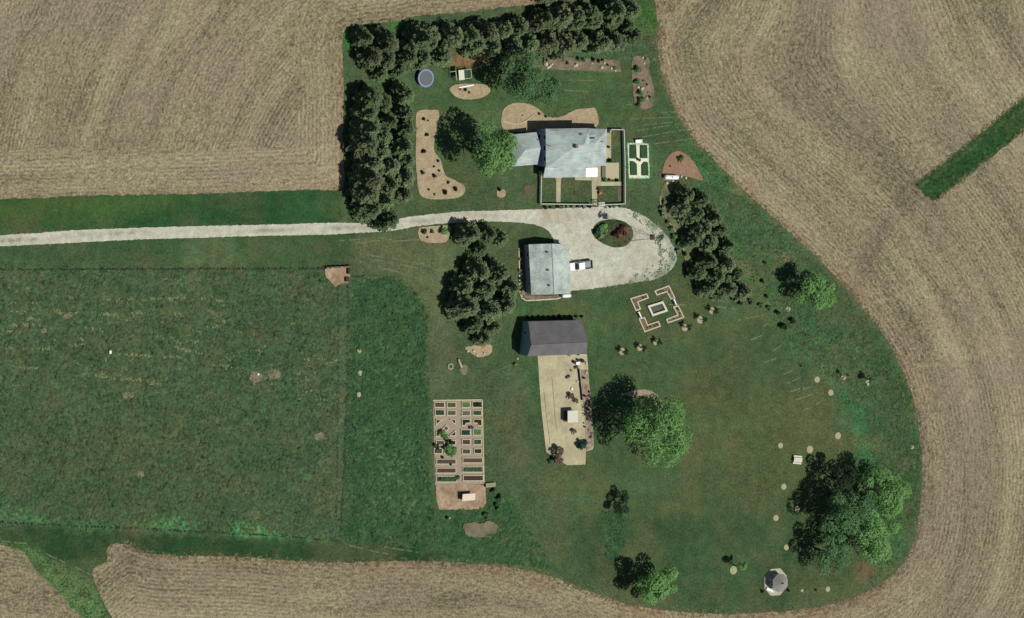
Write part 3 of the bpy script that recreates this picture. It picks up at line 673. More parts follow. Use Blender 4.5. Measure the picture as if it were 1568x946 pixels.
for c, (x0, nm) in enumerate([(551, 'outer'), (577, 'middle'), (605, 'inner')]):
    for k in range(8):
        y = 146 + k * 25.5 + (c % 2) * 10
        if y > 335 or (c == 2 and y > 322): continue
        put(CON, crng.randrange(5), x0 + crng.uniform(-6, 6), y + crng.uniform(-5, 5), crng.uniform(.78, 1.1), f'{ORD[k]} dark spruce from the north end, {nm} line of the western windbreak', WBW)
WBN = 'spruces of the northern windbreak'
k = 0
for x in range(548, 975, 27):
    f = (x - 548) / 420
    if crng.random() < 0.94 or True:
        y = 62 - 40 * f + 6 * math.sin(f * 5) - (0 if x < 780 else 6)
        if not (592 < x < 606): put(CON, crng.randrange(5), x + crng.uniform(-5, 5), y + crng.uniform(-5, 5), crng.uniform(.7, 1.0), f'{ORD[k]} spruce from the west in the outer line of the northern windbreak', WBN)
        k += 1
k = 0
for x in range(556, 965, 27):
    f = (x - 556) / 400; y = 86 - 30 * f + 5 * math.sin(f * 9)
    if 676 < x < 706: continue
    put(CON, crng.randrange(5), x + crng.uniform(-5, 5), y + crng.uniform(-4, 4), crng.uniform(.66, .95), f'{ORD[k]} spruce from the west in the inner line of the northern windbreak', WBN); k += 1
k = 0
for x, y in [(800, 70), (828, 66), (858, 64), (884, 60), (912, 66), (938, 62), (838, -10), (868, -12), (898, -16), (925, -14), (950, -12), (688, 58), (625, 74), (655, 66), (730, 56), (762, 50), (790, 44), (820, 38), (850, 36), (880, 34), (910, 30), (938, 28), (962, 40)]:
    put(CON, crng.randrange(5), x - 8, y, crng.uniform(.62, .82), f'{ORD[k]} from the west of the extra spruces thickening the northern windbreak', WBN); k += 1
for k, (x, y, s) in enumerate([(1045, 298, .66), (1070, 306, .6), (1056, 326, .74), (1084, 334, .66), (1068, 350, .72), (1096, 352, .62), (1080, 372, .72), (1106, 376, .6), (1078, 400, .6), (1104, 404, .74), (1090, 424, .74), (1122, 420, .62), (1106, 442, .76), (1130, 446, .62), (1038, 318, .6), (1054, 368, .6), (1064, 418, .6), (1078, 440, .6)]):
    s *= 1.15; h = 9 * s * .5
    put(CON, (k * 2 + 1) % 5, x + 7 - 3.33 * h, y - .5 * h, s, f'{ORD[k]} spruce from the north in the clump east of the gravel yard', 'spruces east of the gravel yard')
for k, (x, y, s) in enumerate([(714, 358, .8), (742, 358, .72), (764, 366, .6), (732, 380, .6), (728, 416, .9), (756, 418, .9), (776, 440, .8), (706, 440, .9), (738, 442, 1.0), (770, 466, .8), (708, 470, .95), (744, 476, .95), (722, 496, .8), (752, 500, .66), (736, 518, .6)]):
    h = 9 * s * .5
    put(CON, (k * 3 + 2) % 5, x + 6 - 3.33 * h, y - .5 * h, s, f'{ORD[k]} spruce from the north in the clump west of the two sheds', 'spruces west of the two sheds')
for k, (x, y) in enumerate([(590, 112), (618, 106)]):
    put(CON, 3, x - 14, y, .62, ['small dark spruce in the corner where the windbreaks meet', 'small spruce nearest the trampoline'][k], None)

# ------------------------------------------------------------------ broad-leaved trees
def crown_at(root, cx, cy, hc, rot=0):
    root.location = P(cx, cy, hc) - Vector((0, 0, hc - .03)); root.rotation_euler = (0, 0, rot); return root
crown_at(make_tree('maple_tree', 6.2, 8.8, LEAF, 9000, 0.42, 11, 'bright green maple with a broad crown at the west end of the house', lobes=18), 752, 236, 8.8)
crown_at(make_tree('shade_tree', 8.6, 8.6, LEAF, 15000, 0.44, 12, 'largest lone tree on the lawn, east of the concrete yard', lobes=24), 1000, 664, 8.6)
crown_at(make_tree('maple_tree', 6.3, 8.4, LEAF, 9000, 0.42, 13, 'brightest, topmost tree of the southeast corner group', lobes=16), 1348, 752, 8.4)
crown_at(make_tree('maple_tree', 6.4, 8.2, LEAF, 9000, 0.42, 14, 'bright tree lowest and farthest right in the southeast corner group', lobes=16), 1338, 815, 8.2)
crown_at(make_tree('shade_tree', 6.0, 7.8, LEAFM, 8000, 0.4, 15, 'darker tree in the middle of the southeast corner group', lobes=15), 1292, 785, 7.8)
crown_at(make_tree('shade_tree', 4.8, 6.0, LEAFM, 6000, 0.38, 16, 'lowest tree of the southeast corner group, nearest the gazebo', lobes=13), 1272, 845, 6.0)
crown_at(make_tree('shade_tree', 4.0, 6.2, DARKL, 4500, 0.36, 17, 'dark tree at the top left of the southeast corner group', lobes=12), 1292, 735, 6.2)
crown_at(make_tree('maple_tree', 5.2, 5.8, LEAF, 8000, 0.38, 18, 'bright round tree by the southern field edge', lobes=12, gap=.15), 1005, 897, 5.8)
crown_at(make_tree('shade_tree', 4.8, 5.8, LEAF, 6500, 0.38, 19, 'lone tree in the tall grass by the eastern field edge', lobes=13), 1250, 449, 5.8)
crown_at(make_tree('young_tree', 1.55, 3.8, LEAF, 1200, 0.26, 20, 'bright young tree in a pale ring left of the gazebo', lobes=7), 1137, 868, 3.8)
crown_at(make_tree('shade_tree', 5.8, 8.0, LEAFM, 9000, 0.38, 21, 'leafy tree just right of the playset', lobes=16), 796, 113, 8.0)
crown_at(make_tree('shade_tree', 4.0, 4.6, LEAFM, 4500, 0.36, 22, 'loose smaller tree between the playset tree and the house', lobes=12), 832, 136, 4.6)
crown_at(make_tree('shade_tree', 2.5, 2.5, DARKL, 2600, 0.3, 23, 'very dark small tree alone on the south lawn', lobes=9), 951, 770, 2.5)
crown_at(make_tree('young_tree', 1.3, 2.6, LEAFM, 900, 0.24, 24, 'young green tree in the tall grass near the eastern field', lobes=6), 1336, 582, 2.6)
crown_at(make_tree('young_tree', 0.8, 2.6, DRYL, 350, 0.2, 25, 'sparse brown young tree in the eastern tall grass', lobes=6), 1297, 576, 2.6)
YT = 'young trees curving across the lawn by the rose garden'
yt = make_tree('young_tree', 0.85, 1.9, DARKL, 500, 0.2, 26, 'x', lobes=6)
ring_m = mat('ring_mulch', A(178, 172, 136), var=.3, scale=4, coord='obj')
def ring_mb(r, h=0.06): return MB().lathe([(r, 0), (r * .98, h), (r * .55, h * 1.3), (0.02, h * 1.4)], n=18)
ringp = ring_mb(0.85).build('mulch_ring', ring_m); rused = False
RINGS = []
def ring(x, y, r, label, group=None):
    global rused
    o = ringp if not rused else ringp.copy()
    if rused: COL.objects.link(o)
    rused = True
    o.location = P(x, y, 0.25 if x < 560 else 0.05); o.scale = (r / .85, r / .85, 1)
    for k_ in ('group',):
        if k_ in o: del o[k_]
    tag(o, label, 'mulch ring', group); return o
names6 = ['leftmost', 'second from the left', 'third from the left', 'third from the right', 'second from the right', 'rightmost']
for k, (x, y) in enumerate([(952.5, 538), (979.5, 532), (1004, 524), (1048.5, 501.5), (1072, 489.5), (1090, 475.5)]):
    o = yt if k == 0 else copy_tree(yt)
    o.location = P(x - .5, y - 1, 0.08); o.rotation_euler = (0, 0, k * 1.3); o.scale = (1, 1, [1, 1, .8, 1, 1.15, 1][k]); tag(o, f'{names6[k]} of six young trees curving past the rose garden', None, YT)
    ring(x, y, [.85, .8, .7, .85, .9, .8][k], f'mulch ring of the {names6[k]} young tree past the rose garden', 'mulch rings of the young trees past the rose garden')
for x, y, r, l in [(1251, 581, .75, 'pale empty ring at the mowing edge, upper left of two'), (1272, 601, .75, 'pale empty ring at the mowing edge, lower right of two'), (1283, 667, .85, 'round pale ring above the southeast tree group'), (1240, 688, .9, 'pale ring just above the white picnic table'),
                   (1195, 682, .7, 'pale ring up and to the left of the white picnic table'), (1200, 745, .75, 'pale ring below the white picnic table'), (1220, 779, .7, 'pale ring at the left edge of the southeast trees'), (1188, 793, .75, 'pale ring alone left of the southeast trees'),
                   (1204, 838, .7, 'pale ring above the gazebo'), (1267.5, 902, .65, 'pale ring right of the gazebo'), (1228, 904, .4, 'smallest pale ring, close to the right of the gazebo'), (1123, 873, 1.0, 'ring under the bright young tree left of the gazebo'),
                   (1329, 586, .7, 'ring under the green young tree in tall grass'), (1292, 577, .7, 'ring under the brown young tree in tall grass'), (1207, 473, .6, 'small pale ring at the foot of the eastern lone tree'), (1250, 703, .5, 'faint ring beside the picnic table'),
                   (550, 537, .55, 'uppermost pale ring in the paddock'), (551.5, 571, .6, 'middle pale ring in the paddock'), (549.5, 604, .6, 'lower pale ring in the paddock'), (1397, 685, .5, 'faint ring low on the eastern bank')]:
    ring(x, y, r, l)

# ------------------------------------------------------------------ shrubs
def shrub_proto(r, material, seed, n=500, size=.2, flat=.7):
    me = crown_mesh('shrub', r, r * flat * .8, material, n, size, 6, seed=seed, flat=flat, gap=.3)
    o = bpy.data.objects.new('shrub', me); return o
SH = {'dark': shrub_proto(.6, DARKL, 31), 'green': shrub_proto(.6, LEAF, 32), 'mid': shrub_proto(.6, LEAFM, 33), 'dry': shrub_proto(.6, DRYL, 34), 'pink': shrub_proto(.6, PINKL, 35), 'blue': shrub_proto(.6, BLUEL, 36), 'pale': shrub_proto(.6, PALEL, 37), 'red': shrub_proto(.6, REDL, 38)}
shused = set()
def shrub(kind, x, y, r, label, group=None, name='shrub', sy=1.0, h=1.0):
    p = SH[kind]; o = p.copy(); COL.objects.link(o); o.name = name
    o.location = P(x, y, 0.1); o.scale = (r / .6, r / .6 * sy, r / .6 * h); o.rotation_euler = (0, 0, crng.uniform(0, 6.28) if sy == 1 else 0)
    return tag(o, label, 'shrub', group)
G1 = 'shrublets in the long tan bed'
for k, (x, y, r) in enumerate([(648, 182, .45), (653, 206.5, .5), (648, 232, .6), (646, 264, .55), (664, 255, .3), (672, 261, .35), (664, 269, .55), (686, 279, .4), (697, 289, .6), (681, 294, .65), (665, 297, .35), (656, 290, .3), (670, 246, .4), (655, 184, .25)]):
    shrub('dark' if k != 10 else 'mid', x, y, r, f'{ORD[k]} shrublet listed along the long tan bed, at its ' + ['top', 'upper part', 'narrow middle', 'left edge below the middle', 'centre', 'right of centre', 'lower centre', 'lower right', 'right toe', 'bottom', 'bottom left', 'lower left', 'edge under the maple shadow', 'very top'][k], G1)
for x, y, r, k, l in [(1040, 243, .9, 'mid', 'round green shrub on the reddish mulch mound'), (1026, 254, .25, 'dark', 'tiny dark shrublet on the reddish mulch mound'), (649, 354, .7, 'blue', 'leftmost shrub in the bed beside the drive'), (661, 355, .55, 'mid', 'middle shrub in the bed beside the drive'), (677, 354, 1.05, 'green', 'largest, rightmost shrub in the bed beside the drive'),
                      (654, 363, .3, 'dark', 'tiny dark shrublet low in the bed beside the drive'), (764, 290, .5, 'dark', 'seedling in the small mulch ring west of the fence'), (704, 136, .3, 'dark', 'small dark shrublet in the mulch under the playset board'), (712, 137, .45, 'dark', 'dark shrublet near the middle of the oval mulch bed'), (718, 141, .35, 'mid', 'low green shrublet in the oval mulch bed'),
                      (825, 174, .35, 'dark', 'small shrublet in the mulch north of the house'), (835, 178, .35, 'dark', 'second small shrublet in the mulch north of the house'), (800, 176, .2, 'dark', 'tiny shrublet inside the curved edging'),
                      (889.5, 680, 1.35, 'blue', 'round blue-green evergreen at the south end of the concrete'), (851, 690, 1.5, 'dry', 'upper half of the dead brown brush on the concrete corner'), (852, 703, 1.3, 'dry', 'lower half of the dead brown brush on the concrete corner'), (877, 660, .7, 'dry', 'small dead shrub between white shelter and evergreen'),
                      (872, 606, .9, 'dry', 'withered vines spilling over the concrete'), (880, 613, .7, 'dry', 'withered growth above the white shelter'), (842, 706, .8, 'mid', 'green weeds beside the dead brush'),
                      (1200, 500, .8, 'dark', 'dark bush at the mowing edge below the eastern lone tree'), (1190, 478, .7, 'dark', 'dark bush left of the eastern lone tree'), (1212, 490, .9, 'dark', 'dark bush right below the eastern lone tree'), (1196, 499, .9, 'dark', 'dark low bush beside the mowing edge'), (1178, 472, .8, 'mid', 'bush at the tip of the eastern spruce clump'),
                      (1165, 468, .8, 'mid', 'bush east of the curved border tip'), (1150, 462, .9, 'mid', 'bush below the last eastern spruce'), (1132, 464, .7, 'dark', 'dark bush below the eastern spruces'), (1226, 560, .3, 'dark', 'tiny dark bush above the empty rings'), (1170, 402, .5, 'dark', 'small dark bush alone in the grass east of the spruces'), (1166, 430, .55, 'dark', 'dark bush in the rough right of the spruces'), (1172, 453, .5, 'dark', 'dark bush in the rough above the mowing edge'),
                      (1293, 868, .0, 'dark', ''), (1249, 903, .35, 'dark', 'dark tuft between the two rings right of the gazebo'), (755, 752, .9, 'mid', 'leafy shrub by the tan bench of the vegetable garden'), (765, 762, 1.1, 'mid', 'leafy shrub right of the hen house'), (762, 776, 1.0, 'mid', 'leafy shrub below right of the hen house'), (745, 790, 1.0, 'mid', 'leafy shrub above the compost heap'),
                      (684, 792, .45, 'dark', 'dark clump left below the hen house'), (917.5, 295, .55, 'pink', 'pink flowering shrub by the front walk'), (915, 289, .4, 'red', 'reddish shrub just above the pink one'), (925, 274, .6, 'green', 'green shrub at the patio corner'), (933, 275, .45, 'mid', 'green shrub below the tan patio'), (944, 276, .5, 'dark', 'dark shrub at the southeast patio corner'),
                      (931, 225, .4, 'dark', 'dark shrub on the strip east of the house'), (933, 245.5, .55, 'dark', 'dark shrub at the south end of the strip east of the house'), (944, 100, .0, 'dark', '')]:
    if r > 0: shrub(k, x, y, r, l)
for k, (x, y, r, kd) in enumerate([(843, 88, .5, 'dark'), (852, 88, .6, 'dark'), (862, 88, .5, 'dark'), (838, 92, .45, 'mid'), (885, 90, .7, 'mid'), (893, 92, .6, 'mid'), (908, 91, .55, 'dark'), (916, 93, .5, 'dark'), (922, 92, .4, 'dark'), (832, 97, .6, 'pale'), (930, 99, .4, 'mid'), (940, 104, .5, 'mid'), (832, 90, .3, 'dark'), (868, 97, .5, 'mid')]):
    shrub(kd, x, y, r, f'{ORD[k]} plant in the long stony bed by the northern trees', 'plants in the long stony bed')
for k, (x, y, r, kd) in enumerate([(974, 105, 1.0, 'mid'), (975, 125, .8, 'mid'), (978, 141, .8, 'mid'), (979, 152, .9, 'mid'), (976, 161, .7, 'mid'), (984, 123, .25, 'dark'), (990, 129, .3, 'dark'), (994, 148, .35, 'dark'), (987, 90, .4, 'mid'), (992, 141, .2, 'dark')]):
    shrub(kd, x, y, r, f'{ORD[k]} plant from the north in the narrow stony bed by the field', 'plants in the narrow stony bed')
for k, (x, y, r, kd) in enumerate([(1013, 318, .8, 'pale'), (1017, 308, .7, 'pale'), (1015, 327, .9, 'pale'), (1022, 340, .6, 'dry'), (1026, 350, .7, 'mid'), (1032, 362, .8, 'green'), (1040, 374, .9, 'green'), (1038, 384, .7, 'pale'), (1048, 388, .6, 'dark'), (1055, 404, .8, 'mid'), (1068, 420, .6, 'dry'), (1066, 432, .5, 'pale'), (1075, 440, .7, 'mid')]):
    shrub(kd, x, y, r, f'{ORD[k]} clump from the north in the curved border under the eastern spruces', 'clumps in the curved border')
for k, (x, y, r, kd) in enumerate([(918, 350, 1.0, 'green'), (924, 346, .9, 'green'), (918, 361, .8, 'pale'), (926, 353, .8, 'green'), (913, 355, 1.0, 'blue'), (940, 359, .9, 'dark'), (948, 353, .9, 'red'), (952, 347, .7, 'red'), (945, 362, .5, 'red'), (956, 357, .6, 'red')]):
    shrub(kd, x, y, r, f'{ORD[k]} shrub from the left on the windmill island', 'shrubs on the windmill island')
for k in range(15):
    x = 836 + k * 8.1 + crng.uniform(-2, 2)
    if 902 < x < 916: continue
    shrub(crng.choice(['mid', 'green', 'dark', 'pale']), x, 316.5 + crng.uniform(-1, 1) - (x - 836) * .008, crng.uniform(.35, .6), f'{ORD[k]} low plant from the left outside the front picket fence', 'low plants outside the front picket fence')
for k in range(11):
    shrub('dark', 808 + k * 8.2, 486 + crng.uniform(-1, 1) - k * .2, crng.uniform(.4, .6), f'{ORD[k]} dark plant from the left behind the dark shed', 'dark plants behind the dark shed')
for k in range(12):
    shrub(['mid', 'dark', 'pale'][k % 3], 797 + crng.uniform(-1.5, 1), 384 + k * 6, crng.uniform(.3, .5), f'{ORD[k]} plant from the north in the bed left of the pale garage', 'plants left of the pale garage')

# ------------------------------------------------------------------ buildings
def shingle(name, col, var=.08, sx=0.35, sy=4):
    m = bpy.data.materials.new(name); m.use_nodes = True; t = m.node_tree; L = t.links.new; b = t.nodes['Principled BSDF']; b.inputs['Roughness'].default_value = .8
    g = t.nodes.new('ShaderNodeNewGeometry'); mp = t.nodes.new('ShaderNodeMapping'); mp.inputs['Scale'].default_value = (sx, sy, sx); L(g.outputs['Position'], mp.inputs[0])
    n1 = t.nodes.new('ShaderNodeTexNoise'); n1.inputs['Scale'].default_value = 1.2; n1.inputs['Detail'].default_value = 5; n1.inputs['Roughness'].default_value = .7; L(mp.outputs[0], n1.inputs[0])
    n2 = t.nodes.new('ShaderNodeTexNoise'); n2.inputs['Scale'].default_value = .4; n2.inputs['Detail'].default_value = 4; L(g.outputs['Position'], n2.inputs[0])
    ad = t.nodes.new('ShaderNodeMath'); L(n1.outputs[0], ad.inputs[0]); L(n2.outputs[0], ad.inputs[1])
    r = t.nodes.new('ShaderNodeMapRange'); r.inputs[1].default_value = .7; r.inputs[2].default_value = 1.3; r.inputs[3].default_value = 1 - var * 2; r.inputs[4].default_value = 1 + var * 2; L(ad.outputs[0], r.inputs[0])
    sc = t.nodes.new('ShaderNodeVectorMath'); sc.operation = 'SCALE'; sc.inputs[0].default_value = col; L(r.outputs[0], sc.inputs[3]); L(sc.outputs[0], b.inputs['Base Color'])
    return m
ROOF = shingle('pale_shingle', A(182, 196, 190), .18)
ROOFG = shingle('pale_garage_roof', A(180, 192, 182), .22, 1.2, 3)
ROOFD = shingle('dark_roof', A(108, 106, 106), .13, 3, .4)
WALLB = mat('blue_siding', (0.3, 0.33, 0.45), var=.05)
WALLG = mat('grey_blue_siding', (0.24, 0.33, 0.36), var=.06)
GLASS = mat('window_glass', (0.03, 0.04, 0.05), rough=.1, spec=.6)
def walls(pts_top, root, m, name='wall'):
    """pts_top: world corner points whose z is the wall top"""
    mb = MB(); n = len(pts_top)
    for k in range(n):
        a = Vector(pts_top[k]); b = Vector(pts_top[(k + 1) % n])
        mb.add([(a.x, a.y, 0), (b.x, b.y, 0), tuple(b), tuple(a)], [(0, 1, 2, 3)])
    return mb.build(name, m, root, root.location)
def roof(faces, root, m, name='roof', th=.14):
    mb = MB()
    for f in faces: mb.slab(f, th)
    return mb.build(name, m, root, root.location)
def inset(p, c, d=0.35):
    v = Vector((c.x - p.x, c.y - p.y, 0)); q = Vector(p); L_ = v.length
    q += v * (d * 1.3 / L_); q.z -= 0.16; return q
def window_on(root, a, b, u, z, wd=1.1, h=1.1, name='window', m=GLASS, fm=None):
    """a window in the wall that runs from a to b, u along it"""
    a = Vector((a.x, a.y, 0)); b = Vector((b.x, b.y, 0)); d = (b - a).normalized(); nrm = Vector((d.y, -d.x, 0)); p = a.lerp(b, u) + nrm * .02
    ang = math.atan2(d.y, d.x)
    f = MB()
    for sx in (-1, 1): f.box(p + d * (sx * wd / 2) + Vector((0, 0, z)), (.09, .1, h + .09), ang)
    for sz in (-1, 1): f.box(p + Vector((0, 0, z + sz * h / 2)), (wd - .095, .1, .09), ang)
    fo = f.build(name, fm or WHITE, root, root.location)
    MB().box(p + Vector((0, 0, z)), (wd - .1, .05, h - .1), ang).build('pane', m, fo, root.location)
    return fo

# house
HB = P(870, 235, 0)
house = thing('farmhouse', 'two-storey farmhouse with pale blue-grey hipped roofs inside the picket fence', 'house', HB)
zE, zR = 5.0, 7.3
nw, ne, se, sw = P(835.6, 197, zE), P(904, 196, zE), P(906, 256, zE), P(836, 257, zE)
r1, r2 = P(882, 223, zR), P(894, 222, zR)
roof([[nw, r1, sw], [nw, ne, r2, r1], [ne, se, r2], [sw, r1, r2, se]], house, ROOF)
cen = (nw + ne + se + sw) / 4
wl = [inset(p, cen) for p in (nw, sw, se, ne)]; walls(wl, house, WALLB)
for u in (.2, .5, .8):
    window_on(house, wl[0], wl[1], u, 3.9); window_on(house, wl[0], wl[1], u, 1.6)
for u in (.15, .4, .65, .88):
    window_on(house, wl[1], wl[2], u, 3.9); window_on(house, wl[3], wl[0], u, 3.9); window_on(house, wl[3], wl[0], u, 1.6)
# lower east block
zE2 = 3.5; zR2 = 5.6
a1, a2, a3, a4 = P(900, 196.5, zE2), P(929.5, 197.5, zE2), P(927.5, 254, zE2), P(898, 255, zE2)
b1, b2 = P(890, 221, zR2), P(912, 219, zR2)
roof([[a1, a2, b2, b1], [a2, a3, b2], [a4, b1, b2, a3]], house, ROOF, 'east_roof')
cen2 = (a1 + a2 + a3 + a4) / 4
w2 = [inset(p, cen2) for p in (a1, a4, a3, a2)]; walls(w2, house, WALLB, 'east_wall')
for u in (.25, .7): window_on(house, w2[2], w2[3], u, 1.7)
# dormer gable on the north slope
dp = P(903, 207, 5.2); mb = MB()
mb.slab([(dp.x - 1.3, dp.y, dp.z + .55), (dp.x - 1.3, dp.y - .95, dp.z - .15), (dp.x + 1.2, dp.y - .95, dp.z - .15), (dp.x + 1.2, dp.y, dp.z + .55)], .08)
mb.slab([(dp.x - 1.3, dp.y, dp.z + .55), (dp.x + 1.2, dp.y, dp.z + .55), (dp.x + 1.2, dp.y + .95, dp.z - .15), (dp.x - 1.3, dp.y + .95, dp.z - .15)], .08)
dm = mb.build('dormer', ROOF, house, HB)
mb = MB(); mb.box((dp.x - .1, dp.y, dp.z - .75), (2.2, 1.5, 1.3)); mb.build('dormer_wall', mat('dormer_shade', (.05, .05, .06)), dm, HB)  # near-black colour paints the shade on the dormer's face
q = P(905.5, 210, 5.05); MB().box(q, (1.3, .75, .9)).build('dormer_shade_block', mat('dormer_shade', (.05, .05, .06)), house, HB)  # added dark block, stands in for the shaded notch beside the dormer
# front porch roof on the south side
ps = [P(836, 250, 3.3), P(898, 250, 3.3), P(897, 271, 2.7), P(832, 272, 2.7)]
roof([ps], house, ROOF, 'porch_roof', .12)
mb = MB()
for x in (834, 850, 866, 881, 895): 
    q = P(x, 269.5, 2.6); mb.bar((q.x, q.y, 0), (q.x, q.y, 2.58), .09)
mb.build('porch_post', WHITE, house, HB)
pc = [P(896.5, 257, 2.9), P(915, 256.5, 2.9), P(915, 270.5, 2.75), P(897, 271, 2.75)]
roof([pc], house, mat('bright_white', (0.85, 0.83, 0.83), rough=.4), 'entry_canopy', .1)
mb = MB()
for x, y in ((913.5, 258), (913.5, 269)): q = P(x, y, 2.6); mb.bar((q.x, q.y, 0), (q.x, q.y, 2.62), .08)
mb.build('canopy_post', WHITE, house, HB)
# garage wing
zw, zwr = 2.8, 4.7
g = [P(784, 206, zw), P(821.5, 202, zw), P(828, 226, zwr), P(823, 251.5, zw), P(784, 255, zw)]; gw = P(805, 229, zwr)
roof([[g[0], g[1], g[2], gw], [gw, g[2], g[3], g[4]], [g[0], gw, g[4]]], house, ROOF, 'wing_roof')
cw = (g[0] + g[1] + g[3] + g[4]) / 4
gl = [inset(p, cw, .25) for p in (g[0], g[4], g[3], g[2], g[1])]; walls(gl, house, WALLB, 'wing_wall')
window_on(house, gl[1], gl[2], .45, 1.15, 3.6, 2.1, 'garage_door', WHITE)
# link between the two
lk = [P(818, 214, 2.5), P(838, 213, 2.5), P(838, 246, 2.5), P(818, 248, 2.5)]
mb = MB(); mb.prism([(p.x, p.y) for p in lk], 0, 2.3); mb.build('breezeway', WALLB, house, HB)
# chimney and vents
q = P(880.5, 224, 7.0); MB().box(q + Vector((0, 0, .3)), (.7, .7, 1.2)).build('chimney', mat('brick', (0.22, 0.12, 0.1), var=.2, scale=6), house, HB)
for x, y, z in ((888.5, 206, 6.0), (891, 205, 6.0), (922, 217, 4.9), (824, 214, 3.8)):
    q = P(x, y, z); MB().bar(q - Vector((0, 0, .5)), q + Vector((0, 0, .35)), .12, n=10).build('roof_vent', mat('vent', (0.08, 0.08, 0.09), rough=.5), house, HB)
mb = MB(); pts = [P(x, y, z) for x, y, z in ((836, 220, 5.15), (840, 223, 5.5), (846, 224, 5.9))]
for a, b in zip(pts[:-1], pts[1:]): mb.bar(a, b, .05)
mb.build('lightning_cable', mat('cable', (.15, .15, .16)), house, HB)

# patios and walks round the house
def flat(name, poly, m=None, z=0.09, rag=0.0, th=.06):
    return sheet(name, ragged(poly, rag, 3) if rag else poly, z, m or CONC, cell=None, kind='structure', thick=th)
flat('patio', [(927, 249), (947.5, 249), (947.5, 274), (927, 274.5)], mat('tan_paving', A(196, 186, 150), var=.06))
flat('path', [(920, 203), (935.5, 204), (935.5, 243), (920, 243)])
flat('path', [(851.5, 268), (858.5, 268), (858, 310), (851.5, 310)])
flat('path', [(848.5, 270), (860.5, 270), (858, 277), (852, 277)], z=.10)
flat('path', [(905.5, 270), (914, 270), (914, 314), (906.5, 314)])
flat('path', [(880, 271), (905.4, 271), (905.4, 276), (880, 275.5)])
flat('path', [(914.1, 278), (952, 278), (952, 284), (914.1, 284.5)])
flat('path', [(900, 254), (920, 254), (920, 277.9), (914.1, 277.9), (914.1, 269.9), (900, 269.9)], z=.085)
flat('flower_border', [(945, 286), (952, 286), (952, 308), (946, 308)], mat('border_soil', A(116, 96, 78), var=.25))
q = P(923.2, 263.5, 0)
t = thing('steps', 'dark weathered deck steps between porch canopy and tan patio', 'deck', (q.x, q.y, .06))
mb = MB()
for k in range(9): mb.box((0, -1.15 + k * .29, .32), (1.05, .25, .05))
mb.build('deck_board', mat('deck', A(128, 124, 110), var=.2, scale=5, coord='obj'), t)
mb = MB(); mb.box((-.45, 0, .14), (.08, 2.5, .29)); mb.box((.45, 0, .14), (.08, 2.5, .29)); mb.build('joist', mat('deckj', (.15, .13, .1)), t)

# pale garage
GB = P(826, 413, 0)
gar = thing('pale_garage', 'long garage with pale metal gabled roof at the west of the gravel yard', 'garage', GB)
e, r_ = 2.8, 4.3
c1, c2, c3, c4 = P(809.5, 374, e), P(871, 374, e), P(873.5, 449, e), P(813.5, 451.5, e); m1, m2 = P(845, 373, r_), P(848.5, 450.5, r_)
roof([[c1, m1, m2, c4], [m1, c2, c3, m2]], gar, ROOFG)
cc = (c1 + c2 + c3 + c4) / 4
wv = [inset(c1, cc, .3), inset(c4, cc, .3), inset(m2, cc, .3), inset(c3, cc, .3), inset(c2, cc, .3), inset(m1, cc, .3)]
walls(wv, gar, mat('garage_siding', (.34, .37, .48), var=.05))
for x, y in ((838, 386), (839, 413.5), (841, 437)):
    q = P(x, y, 4.2); MB().lathe([(.16, -.25), (.16, .1), (.24, .12), (.02, .28)], q, 12).build('roof_vent', mat('vent', (0.08, 0.08, 0.09)), gar, GB)
for u in (.2, .5, .8):
    window_on(gar, wv[3], wv[4], u, 1.2, 2.9, 2.2, 'garage_door', WHITE); window_on(gar, wv[0], wv[1], u, 1.7, .9, .7)
mb = MB(); mb.bar(m1 + Vector((0, 0, .02)), m2 + Vector((0, 0, .02)), .09, n=6); mb.build('ridge_cap', mat('cap', A(168, 186, 178), rough=.5), gar, GB)
# kerb round its planting bed
bed('planting_bed', [(796, 382), (802, 380), (804, 452), (845, 453), (858, 451), (858, 457), (812, 459), (800, 456), (796, 448)], 'narrow bed wrapping the west and south sides of the pale garage', 'flower bed', SOILB, sm=False, rag=.2, z=.07)
mb = MB(); kp = [(794.5, 380), (795, 420), (796, 448), (799, 456), (805, 460), (820, 459.5), (850, 457.5), (858, 456)]
for a, b in zip(kp[:-1], kp[1:]):
    a = P(*a, .1); b = P(*b, .1); d = (b - a); mb.box((a + b) / 2, (d.length + .1, .3, .26), math.atan2(d.y, d.x))
tag(mb.build('stone_kerb', KERB), 'cream stone kerb curving round the pale garage bed', 'kerb')

# dark shed
DB = P(850, 520, 0)
shed = thing('dark_shed', 'dark grey gabled shed standing at the head of the concrete yard', 'shed', DB)
c = [P(809, 492, 3.0), P(891, 490, 3.0), P(900, 524, 5.3), P(898.5, 542, 4.1), P(807.5, 545.5, 4.1), P(813.5, 528, 5.3)]
roof([[c[0], c[1], c[2], c[5]], [c[5], c[2], c[3], c[4]]], shed, ROOFD)
ca = sum(c, Vector()) / 6
ww = [inset(p, ca, .18) for p in (c[0], c[5], c[4], c[3], c[2], c[1])]
walls(ww, shed, WALLG)
for u in (.25, .6): window_on(shed, ww[2], ww[3], u, 1.4, 3.0, 2.5, 'barn_door', mat('barn_door_paint', (.5, .5, .48)))
window_on(shed, ww[0], ww[1], .5, 1.8, .9, .9)
q1 = c[5] + Vector((0, 0, .03)); q2 = c[2] + Vector((0, 0, .03)); MB().bar(q1, q2, .08, n=6).build('ridge_cap', mat('cap_d', A(122, 120, 120)), shed, DB)

